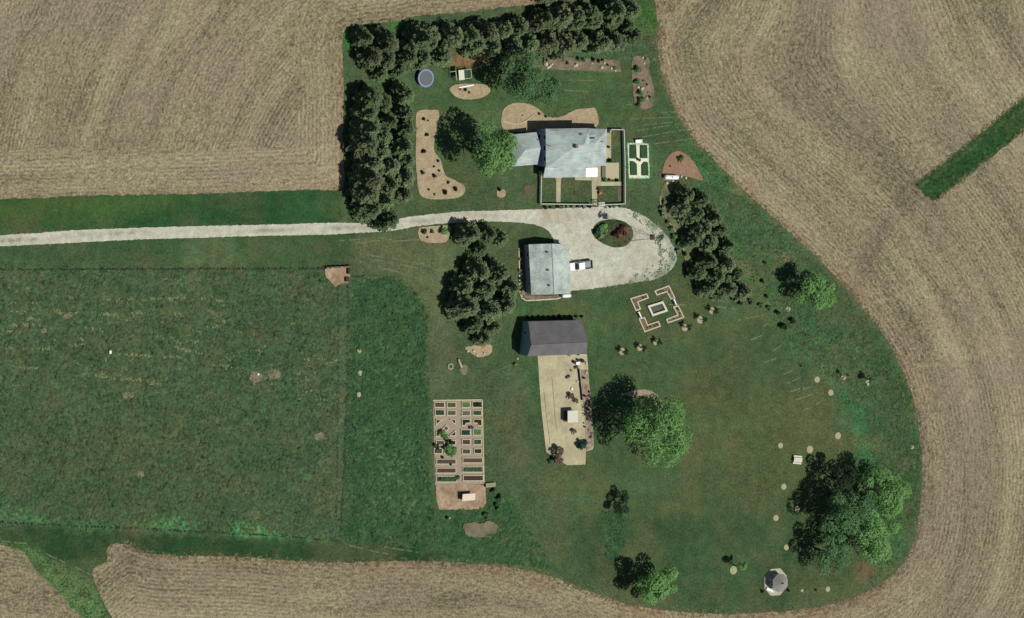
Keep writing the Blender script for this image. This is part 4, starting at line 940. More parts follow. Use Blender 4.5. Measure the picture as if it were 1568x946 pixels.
# ------------------------------------------------------------------ picket fence round the house
def picket_fence(lines, label, h=.95, dense=.13, name='picket_fence', m=GREYW, post_m=None):
    base = P(*lines[0][0], 0); root = thing(name, label, 'fence', base)
    rails = MB(); pk = MB()
    for ln in lines:
        for a, b in zip(ln[:-1], ln[1:]):
            a = P(*a, h); b = P(*b, h); a.z = 0; b.z = 0; d = b - a; L_ = d.length; n = max(1, round(L_ / 2.3)); ang = math.atan2(d.y, d.x)
            for z in (.35, h - .18): rails.box((a + b) / 2 + Vector((0, 0, z)), (L_, .05, .1), ang)
            rails.box((a + b) / 2 + Vector((0, 0, h + .09)), (L_ + .1, .19, .05), ang)
            nk = int(L_ / dense)
            for k in range(nk): pk.box(a.lerp(b, (k + .5) / nk) + Vector((0, 0, h / 2 + .04)), (.1, .075, h - .08), ang)
            for k in range(n):
                p = a.lerp(b, k / n); MB().box(p + Vector((0, 0, h / 2)), (.17, .17, h + .2), ang).build('post', post_m or m, root, base)
    rails.build('rail', m, root, base); pk.build('pickets', m, root, base)
    return root
picket_fence([[(829, 263), (828, 312), (906, 313)], [(922, 313.5), (957, 312), (957, 255), (955.5, 198.5), (936, 198), (934, 203)]], 'weathered white picket fence around the farmhouse yard')
q = P(920, 308, 0)
t = thing('garden_arbor', 'white arbor over the front gate of the picket fence', 'arbor', (P(914, 312, 0).x, P(914, 312, 0).y, 0))
mb = MB()
for sx in (-.7, .7):
    for sy in (-.35, .35): mb.bar((sx, sy, 0), (sx, sy, 2.1), .06)
mb.build('post', WHITE, t)
mb = MB()
for k in range(7): mb.box((-.75 + k * .25, 0, 2.18), (.07, 1.0, .07))
for sy in (-.35, .35): mb.box((0, sy, 2.1), (1.7, .08, .1))
mb.build('slatted_top', WHITE, t)

# ------------------------------------------------------------------ herb parterre east of the house
sheet('herb_garden_path', [(960.5, 218.5), (993, 219.5), (995, 273), (962.5, 273.5)], .08, mat('cream_gravel', A(238, 242, 208), var=.06), cell=None, kind='structure', thick=.05)
HED = leaf_mat('hedge', (0.07, 0.27, 0.1), (0.14, 0.42, 0.18), .2)
def hedge(line, label, wd=.4, h=.4, m=HED):
    C = []
    for a, b in zip(line[:-1], line[1:]):
        a = P(*a, .1); b = P(*b, .1); n = int((b - a).length * 90); tt = RNG.random(n)[:, None]
        C.append(np.array(a)[None] * (1 - tt) + np.array(b)[None] * tt + np.column_stack([RNG.normal(0, wd / 2.6, n), RNG.normal(0, wd / 2.6, n), RNG.uniform(0, h, n)]))
    C = np.vstack(C); base = P(*line[0], 0); C -= np.array(base)[None]
    V, F = quads(C, RNG.normal(0, .5, C.shape) + [0, 0, 1], .14)
    o = bpy.data.objects.new('low_hedge', np_mesh('low_hedge', V, F, m)); COL.objects.link(o); o.location = base
    return tag(o, label, 'hedge')
hedge([(959, 217.5), (994.5, 218.5), (996.5, 274.5), (961, 275), (959, 217.5)], 'clipped low hedge enclosing the herb garden', .75, .3)
BEDG = mat('herb_bed_green', A(50, 84, 50), var=.3, scale=2.5, bump=.1)
hb = [([(963.5, 221.5), (973, 221.5), (973.5, 242.5), (964, 242.5)], 'upper left'), ([(979.5, 222), (990, 222), (990.5, 242), (980, 242)], 'upper right'),
      ([(964.3, 247), (970, 247), (974, 251), (975, 268), (965, 268)], 'lower left'), ([(981.5, 253), (985.5, 248), (991, 248), (992, 268.5), (982, 268.5)], 'lower right')]
for pl, nm in hb:
    o = sheet('herb_bed', pl, .2, BEDG, cell=.4, kind=None, label=f'{nm} dark green bed of the herb garden', cat='herb bed', relief=.15, thick=.15)
    o['group'] = 'beds of the herb garden'
def bench(label, x, y, rot, L_=1.7, m=WHITE, cat='bench', wd=.5):
    t = thing('garden_bench', label, cat, (P(x, y, .4).x, P(x, y, .4).y, .04), rot)
    mb = MB()
    for k in range(4): mb.box((0, -wd / 2 + wd * (k + .5) / 4, .45), (L_, wd / 4 - .02, .04))
    mb.build('seat', m, t)
    mb = MB()
    for z in (.62, .76, .9): mb.box((0, wd / 2 + .03, z), (L_, .03, .1))
    mb.build('backrest', m, t)
    for sx in (-1, 1):
        for sy in (-1, 1): MB().box((sx * (L_ / 2 - .08), sy * wd / 2 * .85, .22), (.07, .07, .43)).build('leg', m, t)
        MB().box((sx * (L_ / 2 - .03), 0, .66), (.06, wd, .05)).build('armrest', m, t)
    return t
bench('bright white bench at the head of the herb garden', 977.8, 216.5, 0, 1.75, wd=.8)
q = P(977.3, 244.6, .1); t = thing('garden_urn', 'dark urn at the crossing of the herb garden paths', 'urn', q)
MB().lathe([(.2, 0), (.12, .1), (.1, .2), (.32, .45), (.38, .62), (.3, .6)], n=16).build('bowl', mat('urn_stone', (.05, .04, .04)), t, smooth=True)

# ------------------------------------------------------------------ propane tank
q = P(1027, 271, .5)
t = thing('propane_tank', 'long white horizontal tank at the foot of the reddish mulch mound', 'tank', (q.x, q.y, .08), R(-3))
pr = [(.02, -1.95), (.3, -1.88), (.48, -1.7), (.55, -1.45), (.55, 1.45), (.48, 1.7), (.3, 1.88), (.02, 1.95)]
MB().lathe(pr, (0, 0, .75), 24, 'X').build('tank_body', WHITE, t, smooth=True)
MB().lathe([(.2, 0), (.2, .15), (.02, .22)], (0, 0, 1.25), 14).build('valve_dome', mat('dome', (.5, .55, .6)), t)
for s in (-1.1, 1.1): MB().box((s, 0, .15), (.22, .9, .34)).build('foot', mat('tankfoot', (.3, .3, .3)), t)

# ------------------------------------------------------------------ windmill on the island
q = P(956, 358, 0)
wm = thing('windmill', 'tall steel lattice windmill rising from the planted island', 'windmill', (q.x, q.y, .15))
STEEL = mat('galvanised_steel', (.16, .16, .17), rough=.5, metallic=.3)
H = 13.0; w0 = 1.7; w1 = .22
def lc(k, z): s = w0 + (w1 - w0) * z / H; return Vector(((1, 1, -1, -1)[k] * s, (1, -1, -1, 1)[k] * s, z))
for k in range(4): MB().bar(lc(k, 0), lc(k, H), .036).build('leg', STEEL, wm)
lv = [0, 2.4, 4.8, 7, 9, 10.8, 12.2, 13]
gi = MB(); br = MB()
for z in lv[1:]:
    for k in range(4): gi.bar(lc(k, z), lc((k + 1) % 4, z), .022)
for z, z2 in zip(lv[:-1], lv[1:]):
    for k in range(4): br.bar(lc(k, z), lc((k + 1) % 4, z2), .01); br.bar(lc((k + 1) % 4, z), lc(k, z2), .01)
gi.build('girts', STEEL, wm); br.build('braces', STEEL, wm)
MB().box((0, 0, 12.3), (1.3, 1.3, .07)).build('platform', mat('platform_wood', (.06, .05, .05)), wm)
MB().bar((0, 0, 13), (0, 0, 15.2), .07, n=8).build('mast', STEEL, wm)
yaw = R(-40); dv = Vector((math.cos(yaw), math.sin(yaw), 0)); sd = Vector((-dv.y, dv.x, 0)); hub = Vector((0, 0, 15.1)) + dv * .35
mb = MB()
for k in range(18):
    a = 2 * math.pi * k / 18; ra = sd * math.cos(a) + Vector((0, 0, math.sin(a))); tb = sd * -math.sin(a) + Vector((0, 0, math.cos(a)))
    p0 = hub + ra * .35; p1 = hub + ra * 1.3
    mb.add([p0 - tb * .05 - dv * .03, p0 + tb * .05 + dv * .03, p1 + tb * .17 + dv * .07, p1 - tb * .17 - dv * .07], [(0, 1, 2, 3)])
wh = mb.build('wind_wheel', mat('blade', (.3, .3, .31), rough=.4, metallic=.5), wm)
mb = MB(); 
for rr_ in (.6, 1.2):
    for k in range(18):
        a = 2 * math.pi * k / 18; b = 2 * math.pi * (k + 1) / 18
        mb.bar(hub + (sd * math.cos(a) + Vector((0, 0, math.sin(a)))) * rr_, hub + (sd * math.cos(b) + Vector((0, 0, math.sin(b)))) * rr_, .02)
mb.build('wheel_rim', STEEL, wh)
mb = MB(); mb.bar(Vector((0, 0, 15.1)), Vector((0, 0, 15.1)) - dv * 1.6, .035)
e0 = Vector((0, 0, 15.1)) - dv * 1.3; e1 = Vector((0, 0, 15.1)) - dv * 2.3
mb.add([e0 + Vector((0, 0, .12)), e0 - Vector((0, 0, .12)), e1 - Vector((0, 0, .4)), e1 + Vector((0, 0, .4))], [(0, 1, 2, 3)]); mb.build('tail_vane', STEEL, wm)
MB().box(Vector((0, 0, 15.1)), (.5, .32, .35), yaw).build('gearbox', STEEL, wm)

# ------------------------------------------------------------------ pickup truck
q = (P(871, 407.5, 0) + P(905, 404, 0)) / 2
a_ = P(872, 409, .9); b_ = P(907, 404, .9); ang = math.atan2((a_ - b_).y, (a_ - b_).x); mid = (a_ + b_) / 2
TL = (a_ - b_).length - .1
tr = thing('pickup_truck', 'white pickup with its nose to the pale garage and a dark cargo bed', 'pickup truck', (mid.x, mid.y, .1), ang)
TW = 1.95; TP = mat('truck_white', (.82, .82, .82), rough=.25, coord='obj'); BLK = mat('black_plastic', (.02, .02, .022), rough=.5)
def loft(secs):
    """secs: (x, half-width, z0, z1)"""
    mb = MB(); vs = []
    for x, hw, z0, z1 in secs: vs += [(x, -hw, z0), (x, hw, z0), (x, hw * .94, z1), (x, -hw * .94, z1)]
    fs = [(0, 1, 2, 3), tuple(len(vs) - 4 + i for i in (3, 2, 1, 0))]
    for i in range(len(secs) - 1):
        for k in range(4): fs.append((i * 4 + k, i * 4 + (k + 1) % 4, i * 4 + 4 + (k + 1) % 4, i * 4 + 4 + k))
    return mb.add(vs, fs)
h2 = TL / 2
loft([(h2, .82, .5, .85), (h2 - .12, .93, .42, .98), (h2 - 1.2, .97, .4, 1.08), (h2 - 1.75, .97, .4, 1.1), (h2 - 3.75, .97, .4, 1.12)]).build('body', TP, tr, bevel=.04)
cb = loft([(h2 - 1.3, .86, 1.06, 1.12), (h2 - 2.0, .82, 1.06, 1.72), (h2 - 2.15, .8, 1.06, 1.8), (h2 - 3.4, .8, 1.06, 1.82), (h2 - 3.6, .82, 1.06, 1.75), (h2 - 3.76, .86, 1.06, 1.12)]).build('cab', TP, tr, bevel=.03)
mb = MB(); mb.add([(h2 - 1.3, -.76, 1.15), (h2 - 1.3, .76, 1.15), (h2 - 1.98, .68, 1.74), (h2 - 1.98, -.68, 1.74)], [(0, 1, 2, 3)])
mb.v = [(x + .03, y, z + .035) for x, y, z in mb.v]; mb.build('windscreen', GLASS, tr)
mb = MB(); mb.add([(h2 - 3.64, -.7, 1.7), (h2 - 3.64, .7, 1.7), (h2 - 3.8, .76, 1.2), (h2 - 3.8, -.76, 1.2)], [(0, 1, 2, 3)]); mb.v = [(x - .02, y, z + .02) for x, y, z in mb.v]; mb.build('rear_window', GLASS, tr)
for s in (-1, 1):
    mb = MB(); mb.add([(h2 - 1.6, s * .875, 1.16), (h2 - 3.55, s * .875, 1.16), (h2 - 3.4, s * .815, 1.66), (h2 - 2.1, s * .815, 1.66)], [(0, 1, 2, 3)]); mb.build('side_window', GLASS, tr)
    MB().box((h2 - 1.65, s * 1.08, 1.2), (.14, .22, .2)).build('mirror', BLK, tr)
    MB().box((h2 - .08, s * .7, .78), (.16, .34, .2)).build('headlight', mat('lens', (.8, .8, .85), rough=.1), tr)
    MB().box((-h2 + .04, s * .88, .85), (.08, .14, .4)).build('taillight', mat('red_lens', (.4, .02, .02), rough=.2), tr)
# bed
bl0 = h2 - 3.8; bl1 = -h2 + .03
mb = MB(); mb.box(((bl0 + bl1) / 2, 0, .62), (bl0 - bl1, 1.6, .06))
for s in (-1, 1): mb.box(((bl0 + bl1) / 2, s * .9, .8), (bl0 - bl1, .13, .64))
mb.build('bed', BLK, tr)
MB().box((bl1 + .06, 0, .82), (.1, 1.66, .6)).build('tailgate', BLK, tr)
MB().box(((bl0 + bl1) / 2, 0, .69), (bl0 - bl1 - .3, 1.55, .05)).build('bed_liner', mat('bed_grey', (.22, .23, .23), rough=.6), tr)
MB().box((h2 + .06, 0, .52), (.16, 1.85, .2)).build('bumper', mat('chrome', (.6, .6, .6), rough=.2, metallic=1), tr); MB().box((-h2 - .06, 0, .52), (.14, 1.8, .18)).build('bumper', MATS['chrome'], tr)
for x in (h2 - 1.0, -h2 + 1.15):
    for s in (-1, 1):
        wo = MB().lathe([(.2, -.13), (.39, -.13), (.4, 0), (.39, .13), (.2, .13)], (x, s * .86, .4), 20, 'Y').build('tyre', mat('rubber', (.02, .02, .02)), tr, smooth=True)
        MB().lathe([(.02, -.14), (.19, -.14), (.19, .14), (.02, .14)], (x, s * .86, .4), 14, 'Y').build('rim', MATS['chrome'], wo)

# ------------------------------------------------------------------ trampoline
q = P(652, 119.5, .9)
t = thing('trampoline', 'round trampoline with a pale blue padded rim by the windbreak', 'trampoline', (q.x, q.y, .04))
MB().lathe([(.02, .9), (1.62, .9), (1.62, .87), (.02, .87)], n=36).build('jumping_mat', mat('tramp_mat', A(104, 110, 110), rough=.7), t)
MB().lathe([(1.64, .91), (1.68, .96), (2.05, .96), (2.1, .9), (2.05, .86), (1.64, .86)], n=36, ring=True).build('safety_pad', mat('tramp_pad', A(130, 142, 190), rough=.5, var=.1, scale=3), t)
for k in range(6):
    a = k * math.pi / 3 + .3; c_, s_ = math.cos(a), math.sin(a)
    MB().bar((c_ * 1.95, s_ * 1.95, 0), (c_ * 1.95, s_ * 1.95, .86), .035, n=8).build('leg', STEEL, t)
q2_ = P(639, 124, .1)

# ------------------------------------------------------------------ playset
ps_ = P(704, 114.5, 1.6)
t = thing('playset', 'wooden playset with cream and green roofs beside the oval mulch bed', 'playset', (ps_.x, ps_.y, .04), R(5))
PWD = mat('play_white', A(214, 214, 192), var=.08)
def sx_(px): return (px - 704) * .173
for px, sy in ((700.5, -1.05), (700.5, 1.05), (708, -1.05), (708, 1.05), (721, -1.0), (721, 1.0)): MB().bar((sx_(px), sy, 0), (sx_(px), sy, 2.2 if px < 715 else 1.7), .08).build('post', PWD, t)
mb = MB(); mb.add([(-.62, -1.15, 2.15), (.72, -1.15, 2.3), (.72, 1.15, 2.3), (-.62, 1.15, 2.15)], [(0, 1, 2, 3)]); mb.slab([(-.62, -1.15, 2.25), (.72, -1.15, 2.4), (.72, 1.15, 2.4), (-.62, 1.15, 2.25)], .06); mb.build('cream_roof', mat('creamy', A(240, 236, 214)), t)
mb = MB(); mb.slab([(.75, -.75, 1.55), (2.3, -.75, 1.4), (2.3, .75, 1.4), (.75, .75, 1.55)], .05); mb.build('green_canopy', mat('green_canvas', A(46, 92, 66), var=.15), t)
mb = MB()
for sy in (-1.0, 1.0): mb.bar((.7, sy, 1.7), (2.95, sy, 1.7), .07)
mb.bar((2.95, -1, 1.7), (2.95, 1, 1.7), .07); mb.build('top_rail', PWD, t)
MB().box((1.9, 0, 1.0), (2.2, 1.9, .07)).build('platform', mat('play_deck', (.05, .06, .05)), t)
mb = MB(); mb.bar((-2.7, 1.0, 2.0), (-1.2, 1.0, 2.0), .07); mb.bar((-1.2, 1.0, 2.0), (-1.15, -1.1, 2.0), .08); mb.build('swing_beam', PWD, t)
for p_ in ((-1.15, -1.1), (-1.2, 1.0), (-2.7, 1.0)): MB().bar((p_[0], p_[1], 0), (p_[0], p_[1], 2.0), .06).build('post', PWD, t)
for y_ in (-.45, .35):
    so_ = MB().box((-1.18, y_, .5), (.2, .45, .04)).build('swing_seat', mat('swing_seat', (.02, .02, .05)), t)
    mb = MB(); mb.bar((-1.18, y_ - .2, .5), (-1.18, y_ - .2, 2), .012); mb.bar((-1.18, y_ + .2, .5), (-1.18, y_ + .2, 2), .012); mb.build('chain', STEEL, so_)
q = P(714, 132, .3); tag(MB().box((0, 0, .1), (3.9, .28, .14)).build('balance_beam', WHITE), 'white plank lying across the oval mulch bed', 'plank'); bpy.data.objects['balance_beam'].location = (q.x, q.y, .15); bpy.data.objects['balance_beam'].rotation_euler = (0, 0, R(8))
# curved edging behind the house
mb = MB(); cv = smooth_poly([(771, 183), (778, 187), (787, 189.5), (798, 188), (808, 183), (818, 174), (825, 167)], 6)[:-12]
cv = [c for c in cv if c[0] >= 770]
for a, b in zip(cv[:-1], cv[1:]):
    if math.hypot(a[0] - b[0], a[1] - b[1]) < 8: mb.bar(P(*a, .2), P(*b, .2), .12, n=6)
tag(mb.build('bed_edging', mat('edging_cream', A(222, 212, 180))), 'cream curved edging snaking through the mulch north of the house', 'edging')

# ------------------------------------------------------------------ rose garden
def Z(x, y): return (930 + x / 7.275, 430 + y / 7.275)
RM = mat('rose_soil', A(128, 110, 86), var=.5, scale=3, bump=.05)
def kerbed(name, pts, label, cat, km, kw=.34, kh=.22, soil=RM, group=None, closed=True, soil_z=.13, plants=None):
    base = P(*pts[0], 0); root = thing(name, label, cat, base, 0, group)
    wp = [P(x, y, 0) for x, y in pts]; mb = MB(); n = len(wp)
    for k in range(n):
        a = wp[k]; b = wp[(k + 1) % n]; d = b - a; ang = math.atan2(d.y, d.x)
        mb.box((a + b) / 2 + Vector((0, 0, kh / 2 + .03 + .002 * (k % 2))), (d.length + kw * .9, kw, kh), ang)
    mb.build('kerb', km, root, base)
    r = delaunay_2d_cdt([Vector((p.x, p.y)) for p in wp], [], [list(range(n))], 1, 1e-5)
    mb = MB(); mb.add([(v.x, v.y, soil_z) for v in r[0]], [tuple(f) for f in r[2]]); mb.build('soil', soil, root, base)
    if plants:
        m_, cnt, sz, hh = plants
        X = [p.x for p in wp]; Y = [p.y for p in wp]; gx = RNG.uniform(min(X), max(X), cnt * 3); gy = RNG.uniform(min(Y), max(Y), cnt * 3)
        ok = inside(gx, gy, [(p.x, p.y) for p in wp]) & (pdist(gx, gy, [(p.x, p.y) for p in wp]) > kw * .8) & (vnoise(gx, gy, 1.8, 3) > (.5 if cnt < 150 else .12)); gx = gx[ok][:cnt]; gy = gy[ok][:cnt]
        if len(gx):
            C = np.column_stack([gx - base.x, gy - base.y, soil_z + RNG.uniform(.02, hh, len(gx))])
            V, F = quads(C, RNG.normal(0, .5, C.shape) + [0, 0, 1], sz)
            o = bpy.data.objects.new('plants', np_mesh('plants', V, F, m_)); COL.objects.link(o); o.parent = root; o['kind'] = 'stuff'
    return root
for pl, nm in (([(255, 197), (432, 145), (450, 188), (332, 232), (362, 312), (315, 330)], 'upper left'), ([(524, 112), (678, 55), (745, 188), (704, 200), (657, 118), (548, 155)], 'upper right'),
               ([(733, 290), (783, 278), (845, 403), (672, 465), (655, 428), (782, 378)], 'lower right'), ([(350, 422), (408, 408), (443, 492), (562, 453), (584, 502), (412, 564)], 'lower left')):
    kerbed('rose_bed', [Z(*p) for p in pl], f'{nm} L-shaped kerbed bed of the rose garden', 'rose bed', KERB, .3, group='L-shaped beds of the rose garden', plants=(DARKL, 130, .3, .45))
    # a few bushes
kerbed('garden_pool', [Z(450, 283), Z(603, 236), Z(650, 328), Z(496, 380)], 'white-rimmed rectangular basin in the centre of the rose garden', 'basin', mat('cream_white', A(226, 222, 196)), .48, .5, soil=mat('basin_water', (.045, .07, .045), rough=.7, var=.5, scale=2), soil_z=.06)
bench('narrow cream bench between the two left rose beds', *Z(360, 378), R(117), 1.5, WHITE, wd=.5)
bench('narrow cream bench between the two right rose beds', *Z(752, 238), R(117), 1.5, WHITE, wd=.5)
# curved stone edge of the eastern border
mb = MB(); kp = [(1010, 300), (1012, 318), (1020, 334), (1030, 348), (1040, 366), (1047, 384), (1050, 402), (1054, 418), (1062, 432), (1075, 442), (1085, 450), (1094, 460)]
for a, b in zip(kp[:-1], kp[1:]):
    a = P(*a, .1); b = P(*b, .1); d = (b - a); mb.box((a + b) / 2, (d.length + .05, .26, .2), math.atan2(d.y, d.x))
tag(mb.build('stone_kerb', mat('worn_kerb', A(160, 150, 116), var=.3, scale=1.2)), 'worn stone edge of the curved border below the eastern spruces', 'kerb')

# ------------------------------------------------------------------ vegetable garden
sheet('garden_path', ragged([(663, 613), (738, 611.5), (741, 741), (666, 743)], .4, 3), .08, mat('pink_gravel', A(168, 154, 130), var=.22, scale=2, c2=A(166, 152, 126), c2scale=.3), cell=None, kind='structure', thick=.04)
mb = MB()
for a, b in (((738, 612), (741, 741)), ((662.5, 613), (738, 612))):
    a = P(*a, .1); b = P(*b, .1); d = b - a; mb.box((a + b) / 2, (d.length, .32 if a.x == b.x else .3, .2), math.atan2(d.y, d.x))
tag(mb.build('timber_edging', mat('yellow_timber', A(192, 188, 142), var=.15)), 'pale timber edging along the top and right of the vegetable garden', 'edging')
FR = mat('bed_frame_wood', A(214, 206, 182), var=.12, scale=3)
def S(r_, g_, b_): return mat(f'soil_{r_}_{g_}_{b_}', A(r_ * .78, g_ * .8, b_ * .8), var=.4, scale=4)
def Y1(x, y): return (655 + x / 10.51, 605 + y / 10.51)
def Y2(x, y): return (655 + x / 9.458, 685 + y / 9.458)
def rc(x0, y0, x1, y1, f=Y1): e_ = 8; return [f(x0 - e_, y0 - e_), f(x1 + e_, y0 - e_), f(x1 + e_, y1 + e_), f(x0 - e_, y1 + e_)]
brown, red, dk, tan, gry = S(110, 84, 66), S(104, 74, 60), S(52, 48, 40), S(142, 130, 104), S(112, 112, 84)
VB = [(rc(110, 120, 250, 185), brown, (DARKL, 60, .2, .2), 'brown bed with dark end, first row, first from left'), (rc(310, 120, 435, 190), gry, (LEAFM, 90, .14, .15), 'greyish bed, first row, second from left'), (rc(550, 115, 665, 190), S(60, 96, 50), (LEAF, 700, .18, .3), 'bright green bed, first row, third from left'),
      (rc(720, 110, 855, 185), dk, (DARKL, 500, .2, .4), 'dark leafy bed in the top right corner'), (rc(120, 240, 250, 315), gry, (BLUEL, 400, .18, .25), 'grey-green bed, second row, first from left'), (rc(315, 250, 435, 315), gry, (LEAFM, 120, .14, .15), 'plain bed, second row, second from left'),
      (rc(550, 255, 665, 320), tan, (LEAFM, 50, .14, .15), 'tan bed, second row, third from left'), (rc(725, 250, 850, 315), S(70, 78, 52), (LEAFM, 450, .16, .25), 'green bed, second row, at the right edge'),
      ([Y1(125, 393), Y1(222, 393), Y1(125, 472)], dk, None, 'upper left triangular bed of the diamond pattern'), ([Y1(345, 393), Y1(438, 393), Y1(438, 468)], dk, None, 'upper right triangular bed of the diamond pattern'),
      ([Y1(125, 582), Y1(200, 662), Y1(125, 662)], dk, (LEAF, 100, .18, .3), 'lower left triangular bed of the diamond pattern'), ([Y1(340, 650), Y1(438, 570), Y1(438, 650)], dk, None, 'lower right triangular bed of the diamond pattern'),
      ([Y1(285, 482), Y1(332, 530), Y1(285, 578), Y1(238, 530)], S(130, 112, 92), None, 'small diamond bed at the centre of the pattern'),
      ([Y1(545, 385), Y1(672, 385), Y1(672, 445), Y1(605, 450), Y1(590, 485), Y1(545, 485)], dk, (DARKL, 250, .2, .3), 'dark L-shaped bed left of the small black box'), ([Y1(730, 385), Y1(858, 385), Y1(858, 488), Y1(800, 488), Y1(790, 448), Y1(730, 445)], dk, (REDL, 250, .2, .3), 'dark reddish L-shaped bed right of the small black box'),
      (rc(535, 562, 665, 638), S(70, 84, 60), (BLUEL, 450, .18, .3), 'blue-green bed in the fourth row'), (rc(735, 548, 850, 635), S(80, 92, 60), (LEAF, 350, .18, .3), 'green bed in the fourth row at the right edge'),
      (rc(135, 735, 245, 790), brown, None, 'brown bed in the fifth row, first from left'), (rc(330, 735, 430, 790), dk, (DARKL, 200, .2, .3), 'dark bed in the fifth row, second from left'), (rc(553, 718, 665, 785), red, None, 'red-brown bed in the fifth row'), (rc(738, 718, 845, 785), dk, (LEAFM, 250, .18, .3), 'dark green bed in the fifth row at the right edge'),
      (rc(100, 860, 215, 930), brown, (LEAFM, 60, .2, .3), 'brown bed in the sixth row beside the leafy patch'), (rc(270, 840, 430, 930), S(60, 90, 48), (LEAF, 900, .22, .6), 'overgrown bright leafy bed in the sixth row'), (rc(555, 872, 665, 935), brown, None, 'brown bed in the sixth row, third from left'), (rc(745, 868, 850, 930), S(84, 64, 50), (DARKL, 60, .2, .25), 'dark brown bed in the sixth row at the right edge'),
      (rc(128, 175, 390, 230, Y2), brown, (LEAFM, 90, .15, .15), 'upper long bed on the left side'), (rc(128, 305, 390, 360, Y2), red, None, 'middle long red-brown bed on the left side'), (rc(128, 425, 400, 490, Y2), dk, (LEAFM, 900, .2, .45), 'lowest long bed on the left, full of leaves'),
      (rc(507, 158, 775, 213, Y2), brown, None, 'upper long brown bed on the right side'), (rc(507, 287, 780, 348, Y2), S(46, 62, 40), (LEAFM, 800, .2, .4), 'middle long bed on the right, dark green crop'), (rc(512, 412, 785, 473, Y2), S(88, 60, 50), None, 'lowest long dark red bed on the right side')]
for pl, so_, pt, lb in VB:
    kerbed('raised_bed', pl, lb + ' of the vegetable garden' if len((lb + ' of the vegetable garden').split()) <= 16 else lb, 'raised bed', FR, .16, .28, soil=so_, group='raised beds of the vegetable garden', soil_z=.2, plants=pt)
for k, (x, y, r_, kd) in enumerate([(676, 662, .9, 'green'), (679, 668, .8, 'green'), (683, 686, 1.2, 'green'), (692, 689, 1.1, 'green'), (688, 694, 1.0, 'green'), (665, 681, .6, 'mid'), (669, 684, .6, 'blue'), (683, 674, .6, 'dark'), (689, 676, .6, 'dark'), (699, 731, .6, 'mid'), (677, 700, .4, 'dark'), (689, 711, .35, 'dark')]):
    shrub(kd, x, y, r_, ['tall vegetable plant over the diamond bed', 'second vegetable plant over the diamond bed', 'big leafy vegetable plant spilling from the sixth row, left', 'big leafy vegetable plant spilling from the sixth row, middle', 'big leafy vegetable plant low in the sixth row', 'plant at the garden edge left of the fifth row', 'bluish plant left of the leafy patch', 'dark plant above the fifth row', 'dark plant above the dark fifth-row bed',
        'plant at the end of the lowest left long bed', 'small dark plant above the upper left long bed', 'small dark plant below the upper left long bed'][k], None, 'vegetable_plant', h=1.1)
def crate(x, y, s, m, label, rot=0, cat='box', name='wooden_box', z0=.1):
    q = P(x, y, z0 + s[2] / 2); t_ = thing(name, label, cat, (q.x, q.y, z0), rot)
    mb = MB()
    for sx, sy, wx, wy in ((0, 1, s[0], .05), (0, -1, s[0], .05), (1, 0, .05, s[1] - .1), (-1, 0, .05, s[1] - .1)): mb.box((sx * (s[0] / 2 - .025), sy * (s[1] / 2 - .025), s[2] / 2), (wx, wy, s[2]))
    mb.build('sides', m, t_); MB().box((0, 0, s[2] - .02), (s[0] - .12, s[1] - .12, .04)).build('lid', m, t_); return t_
BLK2 = mat('black_box', (.015, .015, .02), rough=.6); 
crate(721.5, 654.3, (1.1, .55, .4), BLK2, 'small black box at the junction of the garden paths')
# tan bench table at the garden gate
q = P(751, 742.5, .5); t = thing('potting_table', 'tan slatted table at the lower right corner of the vegetable garden', 'table', (q.x, q.y, .05), R(2))
mb = MB()
for k in range(5): mb.box((0, -.4 + k * .2, .6), (2.6, .18, .05))
mb.build('table_top', mat('tan_boards', A(166, 160, 124), var=.15), t)
for sx in (-1.2, 1.2):
    for sy in (-.4, .4): MB().box((sx, sy, .29), (.08, .08, .57)).build('leg', MATS['tan_boards'], t)

# hen house
q = P(717.5, 761, 1.3); t = thing('hen_house', 'small hen house with a cream roof on bare brown ground', 'hen house', (q.x, q.y, .08))
MB().box((-.15, 0, .6), (2.6, 1.15, 1.1)).build('wall', mat('hen_wall', (.12, .07, .05), var=.2), t)
mb = MB(); mb.slab([(-1.7, -.8, 1.25), (1.65, -.8, 1.25), (1.65, .8, 1.55), (-1.7, .8, 1.55)], .07); mb.build('roof', mat('hen_roof', A(240, 222, 198), var=.04, scale=3), t)
MB().box((-1.47, -.2, .5), (.04, .4, .6)).build('door', mat('hen_door', (.3, .2, .15)), t)
MB().box((-.15, .6, .7), (.9, .05, .4)).build('nest_hatch', MATS['hen_door'], t)

# ------------------------------------------------------------------ things on the concrete yard
def Q(x, y): return (820 + x / 9.96, 535 + y / 9.96)
q = P(876.8, 637.5, 1.9); t = thing('shelter', 'small white flat-roofed shelter on the concrete yard', 'shelter', (q.x, q.y, .11))
MB().box((0, 0, 1.85), (2.75, 2.75, .14)).build('roof', mat('shelter_roof', A(226, 226, 206), var=.04), t)
for sx in (-1.2, 1.2):
    for sy in (-1.2, 1.2): MB().box((sx, sy, .89), (.1, .1, 1.78)).build('post', mat('dark_wood', (.03, .028, .025)), t)
MB().box((-.1, 0, .45), (2.2, 2.2, .9)).build('stacked_goods', MATS['dark_wood'], t)
def barrel(x, y, r_, h_, m, label, name='planter_barrel', cat='barrel'):
    q = P(x, y, h_ / 2 + .1); t_ = thing(name, label, cat, (q.x, q.y, .115))
    MB().lathe([(r_ * .8, 0), (r_ * .95, h_ * .3), (r_, h_ * .95), (r_, h_), (r_ * .88, h_), (r_ * .85, h_ * .85), (.02, h_ * .85)], n=16).build('tub', m, t_, smooth=True)
    MB().lathe([(r_ * .98, h_ * .28), (r_ * 1.01, h_ * .3), (r_ * 1.01, h_ * .36), (r_ * .98, h_ * .38)], n=16).build('hoop', STEEL, t_)
    return t_
